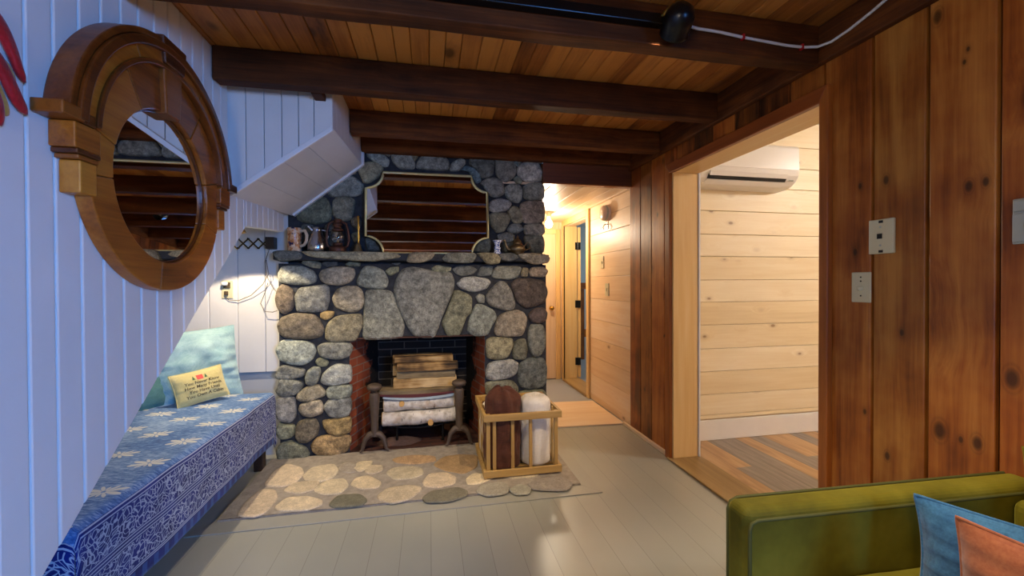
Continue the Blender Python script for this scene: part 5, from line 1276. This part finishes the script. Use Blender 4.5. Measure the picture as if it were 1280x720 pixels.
b=MB(); b.tube([(1.614,3.61,1.735),(1.59,3.61,1.73),(1.575,3.61,1.705),(1.585,3.61,1.685)],.005,8); b.build('hook',M['chrome'],T)
def hplate(name,y,z,label,cat):
    T=thing(name,(1.62,y,z),label,cat,None); b=MB(); b.box(1.612,1.6198,y-.036,y+.036,z-.058,z+.058); b.build('plate',M['ivory'],T,bevel=.002)
    b=MB(); b.box(1.606,1.6119,y-.008,y+.008,z-.016,z+.016); b.build('toggle',M['ivory'],T,bevel=.002); return T
hplate('light_switch',3.727,1.388,'upper ivory light switch on the hall plank wall','switch')
hplate('light_switch',3.615,1.129,'lower ivory light switch on the hall plank wall, nearer the dark boards','switch')
# wooden bunk glimpsed through the hall door
T=thing('bunk_frame',(2.62,6.2,0),'dark wooden bed frame glimpsed through the open hall door','bed')
for x in (2.30,2.95): b=MB(); b.box(x,x+.07,6.15,6.22,.001,1.10,tn()); b.build('post',M['pine_z'],T,bevel=.004)
b=MB(); b.box(2.2,3.05,6.14,6.23,1.101,1.20,tn()); b.build('rail',M['pine_x'],T,bevel=.004)
b=MB(); b.box(2.371,2.949,6.16,6.2,.35,.47,tn()); b.build('side_board',M['pine_x'],T,bevel=.004)

# ================================================================== AIR CONDITIONER
T=thing('air_conditioner',(2.26,2.786,2.04),'white wall mounted air conditioner above the opening in the pale plank room','air conditioner')
prof=[(2.788,1.885),(2.788,2.185),(2.60,2.185),(2.585,2.17),(2.58,2.0),(2.588,1.965),(2.61,1.93),(2.65,1.902),(2.70,1.888)]
def extr(pf,x0,x1): 
    b=MB(); b.hexa([(x0,y,z) for y,z in pf],[(x1,y,z) for y,z in pf]); return b
extr(prof,1.862,2.662).build('body',M['plastic'],T,bevel=.008,seg=3,limit=40)
extr([(2.5795,2.002),(2.5795,2.165),(2.576,2.16),(2.576,2.005)],1.875,2.65).build('front_panel',M['plastic'],T,bevel=.0015)
extr([(2.594,1.952),(2.613,1.926),(2.609,1.922),(2.590,1.949)],1.92,2.56).build('air_slot',M['darkslot'],T)
extr([(2.5775,1.975),(2.593,1.944),(2.588,1.941),(2.573,1.972)],1.925,2.555).build('louver',M['plastic'],T,bevel=.001)
extr([(2.616,1.922),(2.655,1.898),(2.652,1.893),(2.612,1.917)],1.92,2.56).build('louver',M['plastic'],T,bevel=.001)
b=extr([(2.6,1.938),(2.606,1.93),(2.604,1.928),(2.598,1.936)],2.585,2.625); b.build('display',M['grayplastic'],T)

# ================================================================== TRACK LIGHT AND CABLE
T=thing('track_light',(.3,1.40,2.17),'black track light rail and lamp head fixed to the nearest ceiling beam','track light')
b=MB(); b.box(-.35,.93,1.392,1.4265,2.135,2.172); b.build('track',M['black'],T,bevel=.003)
hx,hy,hz=.862,1.325,2.108
b=MB(); b.tube([(hx-.02,1.392,2.165),(hx-.015,1.36,2.165),(hx+.02,1.325,2.20),(hx+.012,1.325,2.155)],.009,10); b.build('arm',M['brass'],T,label='short brass lamp arm')
b=MB(); Ma=Matrix.Rotation(R(-114),4,'X')@Matrix.Rotation(R(12),4,'Y')
b.lathe([(0,-.055),(.022,-.052),(.040,-.040),(.050,-.018),(.051,.0),(.049,.045),(.052,.05),(.049,.05),(.044,.03),(0,.02)],32,(hx,hy,hz),M=Ma); b.build('lamp_head',M['black'],T)
b=MB(); b.lathe([(0,.0205),(.04,.0205),(.042,.024),(0,.026)],24,(hx,hy,hz),M=Ma); b.build('lens',M['lampglass'],T)
b=MB()
pts=[(.93,1.41,2.155),(1.0,1.418,2.150),(1.1,1.418,2.147),(1.2,1.420,2.14),(1.3,1.420,2.135),(1.4,1.420,2.13),(1.48,1.418,2.13),(1.53,1.405,2.13),(1.557,1.37,2.133),(1.56,1.3,2.14),(1.56,1.22,2.155),(1.56,1.1,2.185),(1.56,.98,2.20),(1.56,.9,2.20)]
b.tube(pts,.0055,8); o=b.build('power_cable',M['cable']); tag(o,'white power cable clipped along the nearest beam to the right wall','cable'); ORG[o.name]=Vector((0,0,0))
for x,z in ((1.2,2.14),(1.47,2.13)):
    b=MB(); b.box(x-.004,x+.004,1.411,1.4275,z-.010,z+.010); b.build('clip',M['redclip'],o,label='small red cable clip')

# ================================================================== SOFA
T=thing('sofa',(1.17,.0,0),'olive green velvet sofa with square piped arms in the right foreground','sofa')
def rbox(nm,x0,x1,y0,y1,z0,z1,bv,mat='velvet',seg=4,sub=0):
    b=MB(); b.box(x0,x1,y0,y1,z0,z1); return b.build(nm,M[mat],T,bevel=bv,seg=seg)
def padded(nm,x0,x1,y0,y1,z0,z1,crown,r,seed,wr=.004):
    b=MB(); N=28; vs=[];fs=[]
    cx,cy,cz=(x0+x1)/2,(y0+y1)/2,(z0+z1)/2; hx_,hy_,hz_=(x1-x0)/2,(y1-y0)/2,(z1-z0)/2
    for side in (1,-1):
        o_=len(vs)
        for j in range(N+1):
            for i in range(N+1):
                u=math.sin((-1+2*i/N)*math.pi/2); v=math.sin((-1+2*j/N)*math.pi/2)
                eu=max(0,(abs(u)*hx_-(hx_-r))/r); ev=max(0,(abs(v)*hy_-(hy_-r))/r); e=min(1,math.hypot(eu,ev))
                z=hz_-r+ r*math.sqrt(max(0,1-e*e)) + crown*(1-u*u)*(1-v*v)*(1 if side>0 else .2)
                z+=wr*noise.noise((u*3+seed,v*3,side))
                vs.append((cx+u*hx_,cy+v*hy_,cz+side*z))
        for j in range(N):
            for i in range(N):
                a=o_+j*(N+1)+i; f=(a,a+1,a+N+2,a+N+1); fs.append(f if side>0 else f[::-1])
    n1=(N+1)*(N+1); rim=[i for i in range(N+1)]+[j*(N+1)+N for j in range(1,N+1)]+[N*(N+1)+i for i in range(N-1,-1,-1)]+[j*(N+1) for j in range(N-1,0,-1)]
    for a,c in zip(rim,rim[1:]+rim[:1]): fs.append((a,n1+a,n1+c,c))
    b.add(vs,fs,smooth=True); return b.build(nm,M['velvet'],T)
AY0,AY1,AX0,AX1,AZ=.835,.907,.718,1.592,.656
def arm(y0,y1,inner):
    b=MB(); b.box(AX0,AX1,y0,y1,.13,AZ); a=b.build('arm',M['velvet'],T,bevel=.022,seg=5)
    s=-1 if inner<(y0+y1)/2 else 1
    # piping: round the inner panel, and along the outer top edge
    yi=inner+s*.001
    e=.010
    p=MB(); p.tube([(AX0+e,yi,.14),(AX0+e,yi,AZ-.045),(AX0+e+.005,yi,AZ-.030),(AX0+e+.02,yi,AZ-.024),(AX1-.02,yi,AZ-.024)],.0042,8); p.build('piping',M['piping'],a)
    yo=(y0+y1)/2-s*((y1-y0)/2+.0005)
    p=MB(); p.tube([(AX0+.005,yo+s*.004,.14),(AX0+.005,yo+s*.004,AZ-.03),(AX0+.012,yo+s*.004,AZ-.012),(AX0+.03,yo+s*.004,AZ-.004),(AX1-.02,yo+s*.004,AZ-.004)],.004,8); p.build('piping',M['piping'],a)
    # welt running up the front face and mitre to the top corner
    return a
arm(AY0,AY1,AY0)
arm(-.907,-.835,-.835)
rbox('base',.75,1.575,-.833,.833,.13,.31,.012)
rbox('backrest',1.47,1.575,-.833,.833,.312,.63,.03)
padded('seat_cushion',.735,1.465,.005,.832,.312,.492,.022,.035,3)
padded('seat_cushion',.735,1.465,-.832,-.005,.312,.492,.022,.035,5)
# plump back cushions standing on the seat
def backc(y0,y1,seed):
    b=MB(); N=24; vs=[];fs=[]
    hy_=(y1-y0)/2; hz_=.135; cy=(y0+y1)/2; cz=.615
    for side in (1,-1):
        o_=len(vs)
        for j in range(N+1):
            for i in range(N+1):
                u=math.sin((-1+2*i/N)*math.pi/2); v=math.sin((-1+2*j/N)*math.pi/2)
                e=((1-abs(u)**3.2)**.5)*((1-abs(v)**3.2)**.5)
                puck=.010*noise.noise((u*9,v*2+seed,2))*(abs(v)**1.5+abs(u)**2)
                vs.append((1.50-side*(.066*e+puck*e+.001),cy+u*hy_*(1-.03*(1-v*v)),cz+.012+v*hz_*(1-.02*(1-u*u))))
        for j in range(N):
            for i in range(N):
                a=o_+j*(N+1)+i; f=(a,a+1,a+N+2,a+N+1); fs.append(f[::-1] if side>0 else f)
    b.add(vs,fs,smooth=True); return b.build('back_cushion',M['velvet'],T)
backc(.01,.825,1); backc(-.825,-.01,4)
for x in (.80,1.50):
    for y in (.85,-.89): b=MB(); b.tube([(x+.02,y+.02,.001),(x+.02,y+.02,.13)],[.012,.018],12); b.build('leg',M['bench'],T,label='tapered dark wood leg')
ang=R(-2.3); pv=Vector((.718,.907,0)); T0=Vector((1.17,0,0)); Rm=Matrix.Rotation(ang,3,'Z')
T.rotation_euler=(0,0,ang); T.location=pv+Rm@(T0-pv)
def corner_pillow(w,h,t,corner,right,up,mat,label,seed,wr):
    r=Vector(right).normalized(); u_=Vector(up); u_=(u_-r*u_.dot(r)).normalized()
    o=Vector(corner)+r*w/2-u_*h/2
    return pillow('cushion',w,h,t,o,r,u_,mat,label,seed,wr,'cushions on the sofa')
corner_pillow(.50,.25,.13,(1.085,.75,.70),(.40,-.90,.02),(.10,-.05,1),M['denim'],'faded blue linen cushion on the sofa seat behind the rust orange one',21,.010)
corner_pillow(.42,.27,.11,(1.0,.62,.73),(.16,-.98,.0),(.05,-.05,1),M['rustcl'],'rust orange linen cushion in front of the blue one on the sofa',27,.010)

# ================================================================== CAMERA, LIGHT
cam=bpy.data.cameras.new('camera'); co=bpy.data.objects.new('camera',cam); COL.objects.link(co)
cam.sensor_width=36; cam.lens=520/1280*36; cam.clip_start=.02
yaw,pit,rol=-1.95717408e-01,-9.64e-03,-4.208e-03
cy,sy=math.cos(yaw),math.sin(yaw)
f=Vector((-sy*math.cos(pit),cy*math.cos(pit),math.sin(pit))); r=Vector((cy,sy,0)); u=r.cross(f)
c,s=math.cos(rol),math.sin(rol); r2=c*r+s*u; u2=-s*r+c*u
co.matrix_world=Matrix(((r2.x,u2.x,-f.x,0),(r2.y,u2.y,-f.y,0),(r2.z,u2.z,-f.z,1.185),(0,0,0,1)))
sc.camera=co
def light(kind,name,loc,energy,color,target=None,**k):
    l=bpy.data.lights.new(name,kind); l.energy=energy; l.color=color
    for a,v in k.items(): setattr(l,a,v)
    o=bpy.data.objects.new(name,l); COL.objects.link(o); o.location=loc
    if target is not None: o.rotation_euler=(Vector(target)-Vector(loc)).to_track_quat('-Z','Y').to_euler()
    return o
WARM=(1,.72,.42); WW=(1,.84,.64); BLUE=(.11,.36,1)
light('AREA','window_daylight',(1.68,-1.85,1.40),62,BLUE,(-1.0,1.0,.75),shape='RECTANGLE',size=1.1,size_y=1.0,spread=R(100))
light('SPOT','track_spot',(.858,1.362,2.091),75,WARM,(.2,3.05,.35),spot_size=R(62),spot_blend=.8,shadow_soft_size=.015)
light('SPOT','track_spot_hearth',(-.25,1.32,2.05),60,WW,(-.35,2.75,0),spot_size=R(72),spot_blend=.9,shadow_soft_size=.04)
light('POINT','added_room_fill',(-.55,-.75,1.55),32,WW,shadow_soft_size=.2)  # added warm fill behind the camera; no lamp stands there
light('SPOT','added_sofa_fill',(.80,.79,2.06),85,WW,(1.05,.87,.6),spot_size=R(62),spot_blend=.8,shadow_soft_size=.05)  # added downlight to brighten the sofa arm top, without any fixture
light('POINT','hall_bulb',(1.257,4.3,1.74),26,(1,.82,.60),shadow_soft_size=.042)
light('POINT','next_room_light',(4.25,1.1,2.3),78,(1,.96,.90),shadow_soft_size=.10)
light('SPOT','alcove_lamp',(-1.15,2.75,1.515),44,(1,.80,.54),(-1.15,2.751,0),spot_size=R(116),spot_blend=.12,shadow_soft_size=.018)
light('AREA','added_side_room_light',(3.55,5.5,1.4),15,(.78,.9,1),(2.0,5.6,1.0),shape='SQUARE',size=1.0)  # added cool area light; the side room has no window built
wd=bpy.data.worlds.new('world'); sc.world=wd; wd.use_nodes=True
bg=wd.node_tree.nodes['Background']; bg.inputs[0].default_value=(.35,.55,1,1); bg.inputs[1].default_value=1.0
sc.view_settings.view_transform='Standard'; sc.view_settings.look='None'; sc.view_settings.exposure=0; sc.view_settings.gamma=1
sc.view_settings.use_curve_mapping=False
